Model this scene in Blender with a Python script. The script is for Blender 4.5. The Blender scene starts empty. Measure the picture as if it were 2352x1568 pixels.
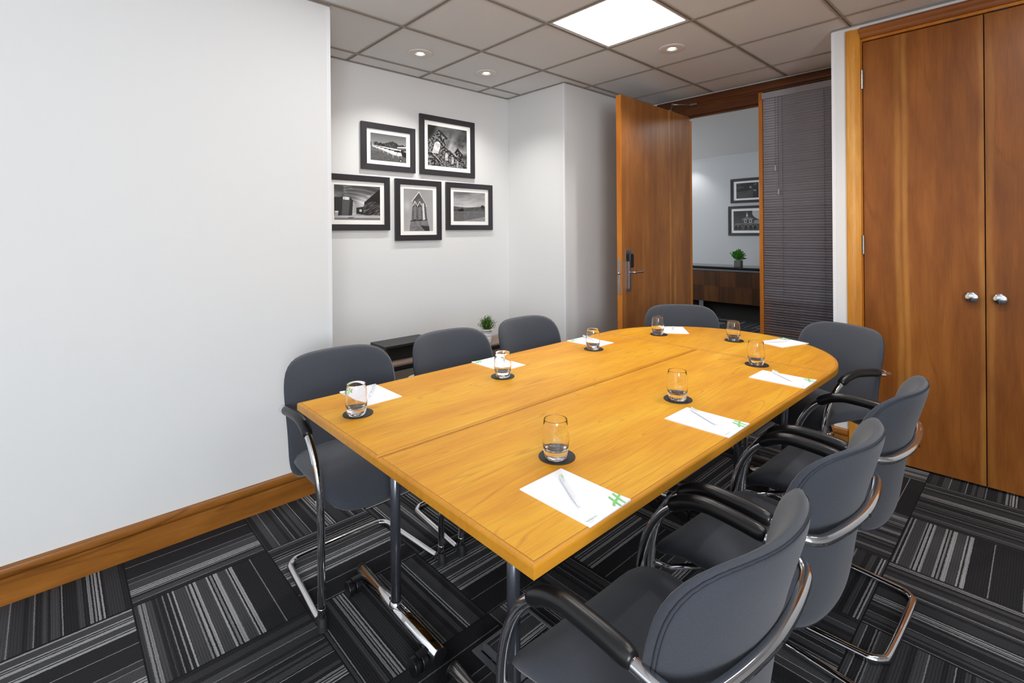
import bpy, bmesh, math, random
import numpy as np
from mathutils import Vector, Matrix
random.seed(7); np.random.seed(7)
PI = math.pi
SC = bpy.context.scene
COL = SC.collection

# ------------------------------------------------------------------ camera
CAM_H = 1.3514
F_PX, CY_PX, YAW, ROLL = 1141.1, 533.5, 0.8205, -0.0078
cd = bpy.data.cameras.new('camera'); cam = bpy.data.objects.new('camera', cd); COL.objects.link(cam)
cd.sensor_width = 36.0; cd.lens = F_PX * 36.0 / 2352.0
cd.shift_x = 0.0; cd.shift_y = -(784.0 - CY_PX) / 2352.0
cd.clip_start = 0.02; cd.clip_end = 60
cam.matrix_world = Matrix.Translation((0, 0, CAM_H)) @ Matrix.Rotation(YAW - PI/2, 4, 'Z') @ Matrix.Rotation(PI/2, 4, 'X') @ Matrix.Rotation(ROLL, 4, 'Z')
SC.camera = cam

# ------------------------------------------------------------------ world, exposure
SC.view_settings.view_transform = 'Standard'
try: SC.view_settings.look = 'None'
except Exception: pass
SC.view_settings.gamma = 1.0
SC.view_settings.use_curve_mapping = False
SC.view_settings.exposure = 0.0
w = bpy.data.worlds.new('world'); SC.world = w; w.use_nodes = True
w.node_tree.nodes['Background'].inputs[0].default_value = (0.9, 0.93, 1, 1)
w.node_tree.nodes['Background'].inputs[1].default_value = 0.05
try:
    SC.cycles.max_bounces = 10; SC.cycles.diffuse_bounces = 5; SC.cycles.glossy_bounces = 5
    SC.cycles.transmission_bounces = 8; SC.cycles.transparent_max_bounces = 12
    SC.cycles.caustics_refractive = False; SC.cycles.caustics_reflective = False
    SC.cycles.sample_clamp_indirect = 6.0
except Exception: pass

# room numbers
CZ = 2.575                      # ceiling height
GX, GY, GS = 1.5448, 3.1915, 0.6   # ceiling grid
PANELS = [(1, 2), (-1, 2), (-1, 5), (1, 5)]   # ceiling light panels, grid cells (column, row)
PANEL_POWER = 9.0
DOWNLIGHTS = [(1.86, 2.90), (2.465, 2.92), (3.065, 1.70), (2.45, 0.50)]
DOWN_POWER = 34.0
FILL_A = 18.0; FILL_B = 175.0; FILL_FAR = 62.0            # powers of fill lights added in made-up windows out of view

def panel_rect(a, b):
    return (GX + GS*a, GY - GS*(b+1), GX + GS*(a+1), GY - GS*b)

# ------------------------------------------------------------------ helpers
def srgb(r, g, b):
    f = lambda c: (c/12.92 if c <= .04045 else ((c+.055)/1.055)**2.4)
    return (f(r/255), f(g/255), f(b/255), 1)

def mat(name, col=(200, 200, 200), rough=.5, metal=0., spec=.5, emis=None, estr=0., coat=0.):
    m = bpy.data.materials.new(name); m.use_nodes = True
    p = m.node_tree.nodes['Principled BSDF']
    p.inputs['Base Color'].default_value = srgb(*col)
    p.inputs['Roughness'].default_value = rough; p.inputs['Metallic'].default_value = metal
    p.inputs['Specular IOR Level'].default_value = spec
    if coat: p.inputs['Coat Weight'].default_value = coat; p.inputs['Coat Roughness'].default_value = .15
    if emis: p.inputs['Emission Color'].default_value = srgb(*emis); p.inputs['Emission Strength'].default_value = estr
    return m

class NT:
    def __init__(s, m): s.t = m.node_tree; s.p = s.t.nodes['Principled BSDF']
    def n(s, typ, **k):
        nd = s.t.nodes.new(typ)
        for a, b in k.items():
            if a.startswith('i_'):
                key = a[2:]; key = int(key) if key.isdigit() else key.replace('_', ' ')
                v = b
                if hasattr(v, 'is_output'): s.t.links.new(v, nd.inputs[key])
                else: nd.inputs[key].default_value = v
            else: setattr(nd, a, b)
        return nd
    def link(s, a, b): s.t.links.new(a, b)
    def math(s, op, a, b=0., c=0.):
        nd = s.t.nodes.new('ShaderNodeMath'); nd.operation = op
        for i, v in enumerate((a, b, c)):
            if hasattr(v, 'is_output'): s.t.links.new(v, nd.inputs[i])
            else: nd.inputs[i].default_value = v
        return nd.outputs[0]
    def ramp(s, fac, stops, interp='LINEAR'):
        nd = s.t.nodes.new('ShaderNodeValToRGB'); cr = nd.color_ramp; cr.interpolation = interp
        while len(cr.elements) > 1: cr.elements.remove(cr.elements[-1])
        cr.elements[0].position = stops[0][0]; cr.elements[0].color = stops[0][1]
        for pos, c in stops[1:]:
            e = cr.elements.new(pos); e.color = c
        s.t.links.new(fac, nd.inputs[0]); return nd.outputs[0]
    def mix(s, fac, a, b, mode='MIX'):
        nd = s.t.nodes.new('ShaderNodeMix'); nd.data_type = 'RGBA'; nd.blend_type = mode
        for key, v in ((0, fac), (6, a), (7, b)):
            if hasattr(v, 'is_output'): s.t.links.new(v, nd.inputs[key])
            else: nd.inputs[key].default_value = v
        return nd.outputs[2]
    def coords(s, scale=(1, 1, 1), loc=(0, 0, 0), rot=(0, 0, 0)):
        tc = s.t.nodes.new('ShaderNodeTexCoord'); mp = s.t.nodes.new('ShaderNodeMapping')
        mp.inputs['Scale'].default_value = scale; mp.inputs['Location'].default_value = loc; mp.inputs['Rotation'].default_value = rot
        s.t.links.new(tc.outputs['Object'], mp.inputs[0]); return mp.outputs[0]
    def noise(s, vec, scale=5., detail=4., rough=.5, dist=0.):
        nd = s.t.nodes.new('ShaderNodeTexNoise'); s.t.links.new(vec, nd.inputs['Vector'])
        nd.inputs['Scale'].default_value = scale; nd.inputs['Detail'].default_value = detail
        nd.inputs['Roughness'].default_value = rough; nd.inputs['Distortion'].default_value = dist
        return nd.outputs[0]
    def bump(s, hgt, strength=.2, dist=.002):
        nd = s.t.nodes.new('ShaderNodeBump'); nd.inputs['Strength'].default_value = strength; nd.inputs['Distance'].default_value = dist
        s.t.links.new(hgt, nd.inputs['Height']); s.t.links.new(nd.outputs[0], s.p.inputs['Normal'])

def wood(name, dark, mid, light, along='X', rough=.35, grain=12., fine=90., lines=.35, streak=None, freq=7., coat=0., bands=None):
    """veneer: long soft figure, thin contour lines, fine pores; along = grain direction"""
    m = mat(name, mid, rough, coat=coat, spec=.32); N = NT(m)
    ax = 'XYZ'.index(along)
    def sc(l, c): v = [c, c, c]; v[ax] = l; return tuple(v)
    big = N.noise(N.coords(sc(.55, 3.2)), 1.6, 3, .5, .6)
    med = N.noise(N.coords(sc(1.2, grain)), 2.2, 4, .55, .2)
    fin = N.noise(N.coords(sc(3., fine)), 3., 3, .6)
    a = N.math('ADD', N.math('MULTIPLY', big, .55), N.math('MULTIPLY', med, .45))
    c = N.ramp(a, [(.30, srgb(*dark)), (.5, srgb(*mid)), (.68, srgb(*light))])
    con = N.math('PINGPONG', N.math('MULTIPLY', N.noise(N.coords(sc(.5, 5.2), (3, 7, 1)), 1.3, 2, .45, .35), freq), .5)
    cl = N.ramp(con, [(0., (1, 1, 1, 1)), (.09, (0, 0, 0, 1)), (1., (0, 0, 0, 1))])
    mask = N.ramp(med, [(.40, (0, 0, 0, 1)), (.62, (1, 1, 1, 1))])
    c = N.mix(N.math('MULTIPLY', N.math('MULTIPLY', cl, mask), lines), c, srgb(int(dark[0]*.80), int(dark[1]*.72), int(dark[2]*.8)))
    f2 = N.ramp(fin, [(.35, (.92, .91, .90, 1)), (.6, (1.03, 1.03, 1.03, 1))])
    c = N.mix(1., c, f2, 'MULTIPLY')
    if streak and not bands:
        s2 = N.noise(N.coords(sc(.12, 4.5), (1.3, 2.1, 5)), 1.1, 1, .4)
        c = N.mix(N.ramp(s2, [(.60, (0, 0, 0, 1)), (.68, (.75, .75, .75, 1))]), c, srgb(*streak))
    if bands:                                   # pale sapwood bands running with the grain at fixed places
        bax, blist = bands
        sp = N.t.nodes.new('ShaderNodeSeparateXYZ'); tc = N.t.nodes.new('ShaderNodeTexCoord'); N.link(tc.outputs['Object'], sp.inputs[0])
        wob = N.math('MULTIPLY', N.math('SUBTRACT', N.noise(N.coords(sc(.5, 1.5)), 2.2, 2, .5), .5), .05)
        x = N.math('ADD', sp.outputs['XYZ'.index(bax)], wob)
        for pos, wd, k in blist:
            d = N.math('DIVIDE', N.math('ABSOLUTE', N.math('SUBTRACT', x, pos)), wd)
            f = N.ramp(d, [(.15, (k, k, k, 1)), (1., (0, 0, 0, 1))], 'EASE')
            f = N.math('MULTIPLY', f, N.ramp(med, [(.35, (.55, .55, .55, 1)), (.6, (1, 1, 1, 1))]))
            lg = N.noise(N.coords(sc(.9, .3), (pos*9, 4, 2)), 1.5, 2, .5)
            f = N.math('MULTIPLY', f, N.ramp(lg, [(.36, (.25, .25, .25, 1)), (.58, (1, 1, 1, 1))]))
            c = N.mix(f, c, srgb(*streak))
    N.link(c, N.p.inputs['Base Color'])
    N.bump(fin, .05, .0006)
    return m

M = {}
def plaster(name, col, rough=.85, b=.06):
    m = mat(name, col, rough, spec=.25); N = NT(m)
    n = N.noise(N.coords((1, 1, 1)), 60, 4, .6); n2 = N.noise(N.coords((1, 1, 1)), 5, 3, .5)
    N.bump(N.math('ADD', N.math('MULTIPLY', n, .4), n2), b, .003)
    return m
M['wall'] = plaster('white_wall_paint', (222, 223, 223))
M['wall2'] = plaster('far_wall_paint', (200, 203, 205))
M['ceil'] = plaster('ceiling_tile', (222, 224, 226), .9, .03)
M['ceil2'] = plaster('far_ceiling_paint', (232, 230, 228), .9, .03)
M['ring'] = mat('downlight_ring', (222, 218, 214), .6)
M['grid'] = mat('ceiling_grid_metal', (160, 152, 143), .5)
M['gap'] = mat('shadow_gap', (40, 36, 33), .9)
M['corner'] = mat('plastic_corner_trim', (228, 229, 232), .5)
M['table'] = wood('cherry_laminate', (204, 132, 28), (222, 156, 34), (236, 180, 50), 'X', .45, 7, 60, .46, None, 13.)
M['lip'] = wood('table_lipping', (190, 126, 32), (200, 136, 38), (208, 146, 46), 'X', .35, 2.5, 18, .0)
M['lipline'] = mat('table_edge_groove', (110, 66, 20), .6)
M['door'] = wood('cherry_veneer_door', (120, 74, 36), (147, 93, 47), (172, 116, 62), 'Z', .34, 7, 60, .3, (206, 146, 66), 6., 0., ('X', [(.735, .022, .55), (.815, .03, .7), (.60, .08, .15)]))
M['doorlip'] = wood('door_edge_timber', (170, 98, 28), (190, 115, 38), (206, 132, 52), 'Z', .4, 8, 60, .15)
M['cup'] = wood('cherry_veneer_cupboard', (108, 60, 22), (136, 79, 30), (158, 96, 40), 'Z', .36, 6, 55, .3, (204, 148, 72), 6., 0., ('Y', [(.372, .022, .42), (.338, .020, .42), (.020, .018, .45), (-.01, .02, .25)]))
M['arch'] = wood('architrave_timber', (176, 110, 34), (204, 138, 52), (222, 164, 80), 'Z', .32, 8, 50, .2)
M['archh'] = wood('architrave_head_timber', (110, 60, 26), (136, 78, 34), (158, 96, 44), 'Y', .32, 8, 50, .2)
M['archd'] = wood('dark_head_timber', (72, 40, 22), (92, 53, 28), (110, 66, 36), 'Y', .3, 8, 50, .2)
M['skirt'] = wood('skirting_timber', (112, 68, 26), (146, 92, 36), (176, 116, 52), 'X', .32, 5, 45, .6)
M['skirty'] = wood('skirting_timber_side', (112, 68, 26), (146, 92, 36), (176, 116, 52), 'Y', .32, 5, 45, .6)
M['chrome'] = mat('chrome', (226, 227, 230), .07, 1.)
M['steel'] = mat('brushed_steel', (176, 178, 182), .3, 1.)
M['post'] = mat('grey_metal_post', (104, 108, 118), .24, .75)
M['black'] = mat('black_plastic', (22, 22, 24), .35)
M['pad'] = mat('black_armrest_foam', (24, 24, 26), .32, spec=.5)
M['rubber'] = mat('black_rubber', (34, 34, 38), .6)
M['coaster'] = mat('black_leather_coaster', (34, 32, 36), .55)
M['paper'] = mat('white_paper', (246, 247, 252), .6, spec=.2)
M['pen'] = mat('white_plastic_pen', (238, 240, 243), .25)
M['green'] = mat('green_ink', (128, 208, 112), .6)
M['ink'] = mat('grey_green_ink', (120, 160, 140), .7)
M['frame'] = mat('black_picture_frame', (44, 42, 46), .38)
M['mount'] = mat('cream_mount_board', (250, 250, 246), .8, spec=.2)
M['shelf'] = mat('black_console', (40, 40, 42), .4)
M['shelfin'] = mat('black_console_inside', (16, 16, 18), .5)
M['oak'] = wood('grey_oak', (112, 94, 84), (136, 116, 104), (152, 134, 122), 'X', .5, 10, 60, .2)
M['greige'] = mat('greige_panel', (112, 102, 92), .55)
M['pot'] = mat('white_pot', (240, 240, 240), .45)
M['soil'] = mat('soil', (50, 42, 34), .9)
M['concrete'] = plaster('concrete_pot', (110, 108, 104), .8, .1)
M['blind'] = mat('grey_aluminium_slat', (142, 141, 150), .42, spec=.3)
M['bhead'] = mat('grey_blind_headrail', (150, 150, 156), .35)
M['cord'] = mat('grey_cord', (88, 86, 92), .8)
M['pull'] = mat('grey_plastic_pull', (170, 170, 172), .4)
M['side'] = mat('dark_stone_top', (52, 54, 56), .12)
M['darkwood'] = None
M['floorbox'] = mat('grey_floor_box', (96, 98, 104), .5)

def green_mat(name, a, b):
    m = mat(name, a, .5); N = NT(m)
    n = N.noise(N.coords((1, 1, 1)), 60, 2, .5)
    N.link(N.ramp(n, [(.35, srgb(*a)), (.65, srgb(*b))]), N.p.inputs['Base Color']); return m
M['leaf'] = green_mat('dark_green_leaf', (40, 82, 28), (112, 158, 58))
M['leaf2'] = green_mat('bright_green_leaf', (54, 124, 36), (118, 190, 70))

def fabric():
    m = mat('slate_fabric', (74, 78, 88), .85, spec=.25); N = NT(m)
    n = N.noise(N.coords((1, 1, 1)), 700, 3, .6); n2 = N.noise(N.coords((1, 1, .6)), 320, 3, .6, .8)
    c = N.ramp(n, [(.3, srgb(52, 55, 62)), (.7, srgb(67, 71, 80))])
    N.link(c, N.p.inputs['Base Color']); N.p.inputs['Sheen Weight'].default_value = .25
    N.bump(N.math('ADD', N.math('MULTIPLY', n, .5), n2), .5, .0012)
    return m
M['fabric'] = fabric()
M['seam'] = mat('dark_seam_thread', (44, 47, 55), .8)

def carpet():
    m = mat('striped_carpet_tile', (40, 40, 44), .95, spec=.1); N = NT(m)
    S = .457; gx, gy = .2142, 2.2685
    tc = N.t.nodes.new('ShaderNodeTexCoord'); sp = N.t.nodes.new('ShaderNodeSeparateXYZ'); N.link(tc.outputs['Object'], sp.inputs[0])
    u = N.math('DIVIDE', N.math('SUBTRACT', sp.outputs[0], gx), S)
    v = N.math('DIVIDE', N.math('SUBTRACT', gy, sp.outputs[1]), S)
    iu, iv = N.math('FLOOR', u), N.math('FLOOR', v)
    fu, fv = N.math('FRACT', u), N.math('FRACT', v)
    par = N.math('FLOORED_MODULO', N.math('ADD', iu, iv), 2.)      # 0: stripes along Y
    cross = N.math('ADD', N.math('MULTIPLY', fu, N.math('SUBTRACT', 1., par)), N.math('MULTIPLY', fv, par))
    cv = N.t.nodes.new('ShaderNodeCombineXYZ'); N.link(iu, cv.inputs[0]); N.link(iv, cv.inputs[1]); cv.inputs[2].default_value = 3.3
    wn = N.t.nodes.new('ShaderNodeTexWhiteNoise'); wn.noise_dimensions = '3D'; N.link(cv.outputs[0], wn.inputs['Vector'])
    rnd = wn.outputs['Value']
    # slight wobble of the yarn lines
    wob = N.math('MULTIPLY', N.math('SUBTRACT', N.noise(N.coords((1, 1, 1)), 90, 2, .5), .5), .009)
    same = N.math('COMPARE', N.math('ADD', iu, N.math('MULTIPLY', iv, 10)), 0., .1)
    off = N.math('MULTIPLY', rnd, N.math('SUBTRACT', 1., same))
    t = N.math('FRACT', N.math('DIVIDE', N.math('ADD', N.math('ADD', cross, wob), N.math('MULTIPLY', off, 3.)), 3.))
    k = (0.028, 0.028, 0.031, 1); d = (0.048, 0.048, 0.052, 1); mid = (0.07, 0.07, 0.075, 1); L = (0.25, 0.25, 0.26, 1); W = (0.36, 0.36, 0.37, 1)
    A = [(0, d), (.03, L), (.048, d), (.058, L), (.075, mid), (.12, k), (.145, mid), (.155, k), (.185, L), (.195, k), (.225, L), (.237, k), (.255, W), (.268, mid), (.35, L), (.36, k), (.372, W), (.392, k), (.404, W), (.425, mid), (.50, W), (.512, k), (.525, L), (.54, k), (.552, W), (.585, mid), (.65, W), (.662, k), (.675, W), (.70, k), (.84, L), (.85, k)]
    B = [(0, k), (.04, L), (.05, d), (.11, L), (.12, mid), (.22, W), (.235, k), (.245, W), (.262, k), (.272, W), (.29, k), (.302, L), (.315, k), (.34, mid), (.40, L), (.408, k), (.46, L), (.468, k), (.478, L), (.486, mid), (.56, k), (.60, d), (.66, k), (.70, mid), (.76, L), (.768, d), (.84, k), (.87, d), (.90, L), (.908, k), (.95, mid), (.98, k)]
    Cc = [(0, mid), (.05, k), (.06, L), (.068, k), (.16, mid), (.19, k), (.22, L), (.24, k), (.252, L), (.262, k), (.272, W), (.288, k), (.298, W), (.312, k), (.33, d), (.43, k), (.47, mid), (.50, L), (.508, k), (.55, d), (.62, L), (.63, k), (.64, L), (.65, d), (.72, k), (.76, mid), (.80, k), (.83, W), (.842, k), (.852, W), (.865, mid), (.96, k)]
    i3 = N.math('MULTIPLY', t, 3.)
    f3 = N.math('FRACT', i3)
    ra, rb, rc = N.ramp(f3, A, 'CONSTANT'), N.ramp(f3, B, 'CONSTANT'), N.ramp(f3, Cc, 'CONSTANT')
    c = N.mix(N.math('GREATER_THAN', i3, 1.), ra, rb)
    c = N.mix(N.math('GREATER_THAN', i3, 2.), c, rc)
    rib = N.math('PINGPONG', N.math('MULTIPLY', cross, 58.), .5)
    c = N.mix(1., c, N.ramp(rib, [(0., (.72, .72, .72, 1)), (.5, (1.12, 1.12, 1.12, 1))]), 'MULTIPLY')
    seam = N.math('MINIMUM', N.math('MINIMUM', fu, N.math('SUBTRACT', 1., fu)), N.math('MINIMUM', fv, N.math('SUBTRACT', 1., fv)))
    c = N.mix(N.math('LESS_THAN', seam, .006), c, (.015, .015, .017, 1))
    n = N.noise(N.coords((1, 1, 1)), 330, 3, .7)
    c = N.mix(1., c, N.ramp(n, [(.3, (.55, .55, .55, 1)), (.7, (1.35, 1.35, 1.35, 1))]), 'MULTIPLY')
    N.link(c, N.p.inputs['Base Color'])
    N.bump(N.math('ADD', n, N.math('MULTIPLY', rib, .8)), .6, .004)
    return m
M['carpet'] = carpet()

def emit(name, col, s):
    m = bpy.data.materials.new(name); m.use_nodes = True; t = m.node_tree; t.nodes.clear()
    e = t.nodes.new('ShaderNodeEmission'); o = t.nodes.new('ShaderNodeOutputMaterial')
    e.inputs[0].default_value = (*col, 1); e.inputs[1].default_value = s; t.links.new(e.outputs[0], o.inputs[0]); return m
M['panel'] = emit('led_panel_diffuser', (1, .99, .975), PANEL_POWER)
M['lamp'] = emit('downlight_lamp', (1, .985, .95), 15.)
M['lampfar'] = emit('far_downlight_lamp', (1, .99, .97), 60.)

def glass(name, rough=0., ior=1.5):
    m = bpy.data.materials.new(name); m.use_nodes = True; t = m.node_tree; t.nodes.clear()
    o = t.nodes.new('ShaderNodeOutputMaterial'); g = t.nodes.new('ShaderNodeBsdfGlass')
    g.inputs['IOR'].default_value = ior; g.inputs['Roughness'].default_value = rough
    t.links.new(g.outputs[0], o.inputs[0])
    return m
M['glass'] = glass('clear_glass', 0., 1.45)
def pane():
    m = bpy.data.materials.new('thin_glass_pane'); m.use_nodes = True; t = m.node_tree; t.nodes.clear()
    o = t.nodes.new('ShaderNodeOutputMaterial'); a = t.nodes.new('ShaderNodeBsdfTransparent'); b = t.nodes.new('ShaderNodeBsdfGlossy')
    b.inputs['Roughness'].default_value = .03; lw = t.nodes.new('ShaderNodeLayerWeight'); pw = t.nodes.new('ShaderNodeMath'); pw.operation = 'POWER'; pw.inputs[1].default_value = 4.
    t.links.new(lw.outputs['Facing'], pw.inputs[0]); f = t.nodes.new('ShaderNodeMath'); f.operation = 'MULTIPLY_ADD'; f.inputs[1].default_value = .5; f.inputs[2].default_value = .03; t.links.new(pw.outputs[0], f.inputs[0])
    x = t.nodes.new('ShaderNodeMixShader'); t.links.new(f.outputs[0], x.inputs[0]); t.links.new(a.outputs[0], x.inputs[1]); t.links.new(b.outputs[0], x.inputs[2])
    t.links.new(x.outputs[0], o.inputs[0]); return m
M['pane'] = pane()

def vcol_mat():
    m = mat('monochrome_print', (128, 128, 128), .5, spec=.3); N = NT(m)
    a = N.t.nodes.new('ShaderNodeAttribute'); a.attribute_name = 'tone'; N.link(a.outputs['Color'], N.p.inputs['Base Color']); return m
M['print'] = vcol_mat()

# ---- mesh helpers
def bm_box(bm, x0, x1, y0, y1, z0, z1, rot=0., piv=None):
    vs = [bm.verts.new((x, y, z)) for z in (z0, z1) for y in (y0, y1) for x in (x0, x1)]
    for f in ((0, 2, 3, 1), (4, 5, 7, 6), (0, 1, 5, 4), (2, 6, 7, 3), (0, 4, 6, 2), (1, 3, 7, 5)):
        bm.faces.new([vs[i] for i in f])
    if rot: bmesh.ops.rotate(bm, cent=piv or ((x0+x1)/2, (y0+y1)/2, 0), matrix=Matrix.Rotation(rot, 3, 'Z'), verts=vs)
    return vs
def obj(name, bm, m, parent=None, smooth=False, bevel=0., seg=2, loc=None):
    me = bpy.data.meshes.new(name); bmesh.ops.recalc_face_normals(bm, faces=bm.faces[:]); bm.to_mesh(me); bm.free()
    o = bpy.data.objects.new(name, me); COL.objects.link(o)
    ms = m if isinstance(m, (list, tuple)) else [m]
    for k in ms: me.materials.append(k)
    if smooth:
        for p in me.polygons: p.use_smooth = True
    if bevel:
        b = o.modifiers.new('bevel', 'BEVEL'); b.width = bevel; b.segments = seg; b.limit_method = 'ANGLE'; b.angle_limit = .6
        if hasattr(b, 'harden_normals'): b.harden_normals = False
    if parent: o.parent = parent
    if loc: o.location = loc
    return o
def box(name, x0, x1, y0, y1, z0, z1, m, parent=None, bevel=0., seg=2):
    bm = bmesh.new(); bm_box(bm, x0, x1, y0, y1, z0, z1); return obj(name, bm, m, parent, bevel=bevel, seg=seg)
def tag(o, label=None, cat=None, group=None, kind=None):
    if label: o['label'] = label
    if cat: o['category'] = cat
    if group: o['group'] = group
    if kind: o['kind'] = kind
    return o
def empty(name, loc=(0, 0, 0), rz=0., label=None, cat=None, group=None, kind=None):
    o = bpy.data.objects.new(name, None); COL.objects.link(o); o.empty_display_size = .05
    o.location = loc; o.rotation_euler = (0, 0, rz); return tag(o, label, cat, group, kind)
def struct(o, label=None):
    o['kind'] = 'structure'
    if label: o['label'] = label
    return o
def catmull(pts, n=6, closed=False):
    P = [Vector(p) for p in pts]; out = []; L = len(P); rng = range(L if closed else L-1)
    for i in rng:
        if closed: p0, p1, p2, p3 = P[(i-1) % L], P[i], P[(i+1) % L], P[(i+2) % L]
        else: p0, p1, p2, p3 = P[max(i-1, 0)], P[i], P[i+1], P[min(i+2, L-1)]
        for k in range(n):
            t = k/n
            out.append(.5*((2*p1)+(-p0+p2)*t+(2*p0-5*p1+4*p2-p3)*t*t+(-p0+3*p1-3*p2+p3)*t**3))
    if not closed: out.append(P[-1])
    return out
def bm_tube(bm, path, r, seg=14, closed=False, caps=True, radii=None):
    P = [Vector(p) for p in path]; n = len(P); rings = []
    T = []
    for i in range(n):
        a = P[(i-1) % n] if (closed or i > 0) else P[i]; b = P[(i+1) % n] if (closed or i < n-1) else P[i]
        T.append((b-a).normalized())
    up = Vector((0, 0, 1)) if abs(T[0].z) < .9 else Vector((1, 0, 0))
    N0 = T[0].cross(up).normalized()
    for i in range(n):
        if i: 
            N0 = (N0 - T[i]*N0.dot(T[i])).normalized()
        B = T[i].cross(N0); rr = radii[i] if radii else r
        rings.append([bm.verts.new(P[i] + (N0*math.cos(2*PI*k/seg) + B*math.sin(2*PI*k/seg))*rr) for k in range(seg)])
    for i in range(n if closed else n-1):
        a, b = rings[i], rings[(i+1) % n]
        off = 0
        if closed and i == n-1:
            off = min(range(seg), key=lambda s: (a[0].co-b[s].co).length)
        for k in range(seg): bm.faces.new([a[k], a[(k+1) % seg], b[(k+1+off) % seg], b[(k+off) % seg]])
    if caps and not closed:
        bm.faces.new(rings[0][::-1]); bm.faces.new(rings[-1])
def tube(name, path, r, m, parent=None, seg=14, closed=False, radii=None):
    bm = bmesh.new(); bm_tube(bm, path, r, seg, closed, radii=radii); return obj(name, bm, m, parent, smooth=True)
def bm_lathe(bm, prof, seg=32, c=(0, 0, 0), closed=False):
    rings = []
    for r, z in prof:
        if r < 1e-6: rings.append([bm.verts.new((c[0], c[1], c[2]+z))])
        else: rings.append([bm.verts.new((c[0]+r*math.cos(2*PI*k/seg), c[1]+r*math.sin(2*PI*k/seg), c[2]+z)) for k in range(seg)])
    L = len(rings)
    for i in range(L if closed else L-1):
        a, b = rings[i], rings[(i+1) % L]
        for k in range(seg):
            k2 = (k+1) % seg
            if len(a) == 1 and len(b) == 1: continue
            if len(a) == 1: bm.faces.new([a[0], b[k], b[k2]])
            elif len(b) == 1: bm.faces.new([a[k], a[k2], b[0]])
            else: bm.faces.new([a[k], a[k2], b[k2], b[k]])
def bm_prism(bm, pts, axis, a0, a1):
    """extrude a 2D outline along an axis; pts in the two other axes in order"""
    def v(p, a):
        return {'X': (a, p[0], p[1]), 'Y': (p[0], a, p[1]), 'Z': (p[0], p[1], a)}[axis]
    A = [bm.verts.new(v(p, a0)) for p in pts]; B = [bm.verts.new(v(p, a1)) for p in pts]; n = len(pts)
    bm.faces.new(A[::-1]); bm.faces.new(B)
    for i in range(n): bm.faces.new([A[i], A[(i+1) % n], B[(i+1) % n], B[i]])
def dup(root, loc, rz=None, label=None):
    r = root.copy(); COL.objects.link(r); r.location = loc
    if rz is not None: r.rotation_euler = (0, 0, rz)
    if label: r['label'] = label
    for ch in root.children:
        c = ch.copy(); COL.objects.link(c); c.parent = r
        for g in ch.children:
            d = g.copy(); COL.objects.link(d); d.parent = c
    return r

# ================================================================== SETTING
YW = 2.62; YB = 3.366; XE = 1.113; XP = 3.095; YP = 2.68; XD = 4.29; XC = 3.55
struct(box('floor', -2.4, 8.2, -2.4, 6.0, -.1, 0, M['carpet']))
# --- walls
struct(box('wall_left', -2.4, XE, YW, YW+.1, 0, CZ, M['wall']))
tr = struct(box('trim_1', XE-.022, XE+.0015, YW-.0015, YW+.1, .14, CZ-.018, M['corner']))
struct(box('wall_alcove_left', XE-.1, XE-.001, YW+.1, YB+.1, 0, CZ, M['wall']))
struct(box('wall_back', XE, XP+.1, YB, YB+.1, 0, CZ, M['wall']))
bm = bmesh.new(); bm_box(bm, XP, XD+.1, YP, YB, 0, CZ); struct(obj('wall_pier', bm, M['wall']))
struct(box('trim_2', XP-.0015, XP+.024, YP-.0015, YP+.02, 0, CZ-.003, M['corner']))
# door wall
YJ = 2.245; YM = 1.60; YM2 = 1.57
bm = bmesh.new()
bm_box(bm, XD, XD+.1, YJ, YP, 0, CZ)
bm_box(bm, XD, XD+.1, .80, YJ, 2.485, CZ)
struct(obj('wall_door_side', bm, M['wall']))
# return wall beside the cupboard, and the cupboard wall
bm = bmesh.new()
bm_box(bm, XC, XD+.1, .818, .895, 0, CZ)
bm_box(bm, XC, XC+.03, -2.4, .818, 2.549, CZ)
bm_box(bm, XC, XC+.03, -2.4, -.36, 0, 2.549)
struct(obj('wall_right', bm, M['wall']))
struct(box('trim_3', XC-.0015, XC+.03, .876, .8965, .14, CZ-.01, M['corner']))
def holed_wall(name, x0, x1, y0, y1, a0, a1, b0, b1, along):
    bm = bmesh.new()
    if along == 'Y':
        bm_box(bm, x0, x1, y0, a0, 0, CZ); bm_box(bm, x0, x1, a1, y1, 0, CZ); bm_box(bm, x0, x1, a0, a1, 0, b0); bm_box(bm, x0, x1, a0, a1, b1, CZ)
    else:
        bm_box(bm, x0, a0, y0, y1, 0, CZ); bm_box(bm, a1, x1, y0, y1, 0, CZ); bm_box(bm, a0, a1, y0, y1, 0, b0); bm_box(bm, a0, a1, y0, y1, b1, CZ)
    return struct(obj(name, bm, M['wall']))
holed_wall('wall_behind', -2.5, -2.4, -2.4, YW+.1, -1.9, 2.1, .85, 2.25, 'Y')
holed_wall('wall_front', -2.5, XC+.03, -2.5, -2.4, -2.2, -.5, .85, 2.25, 'X')
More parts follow.
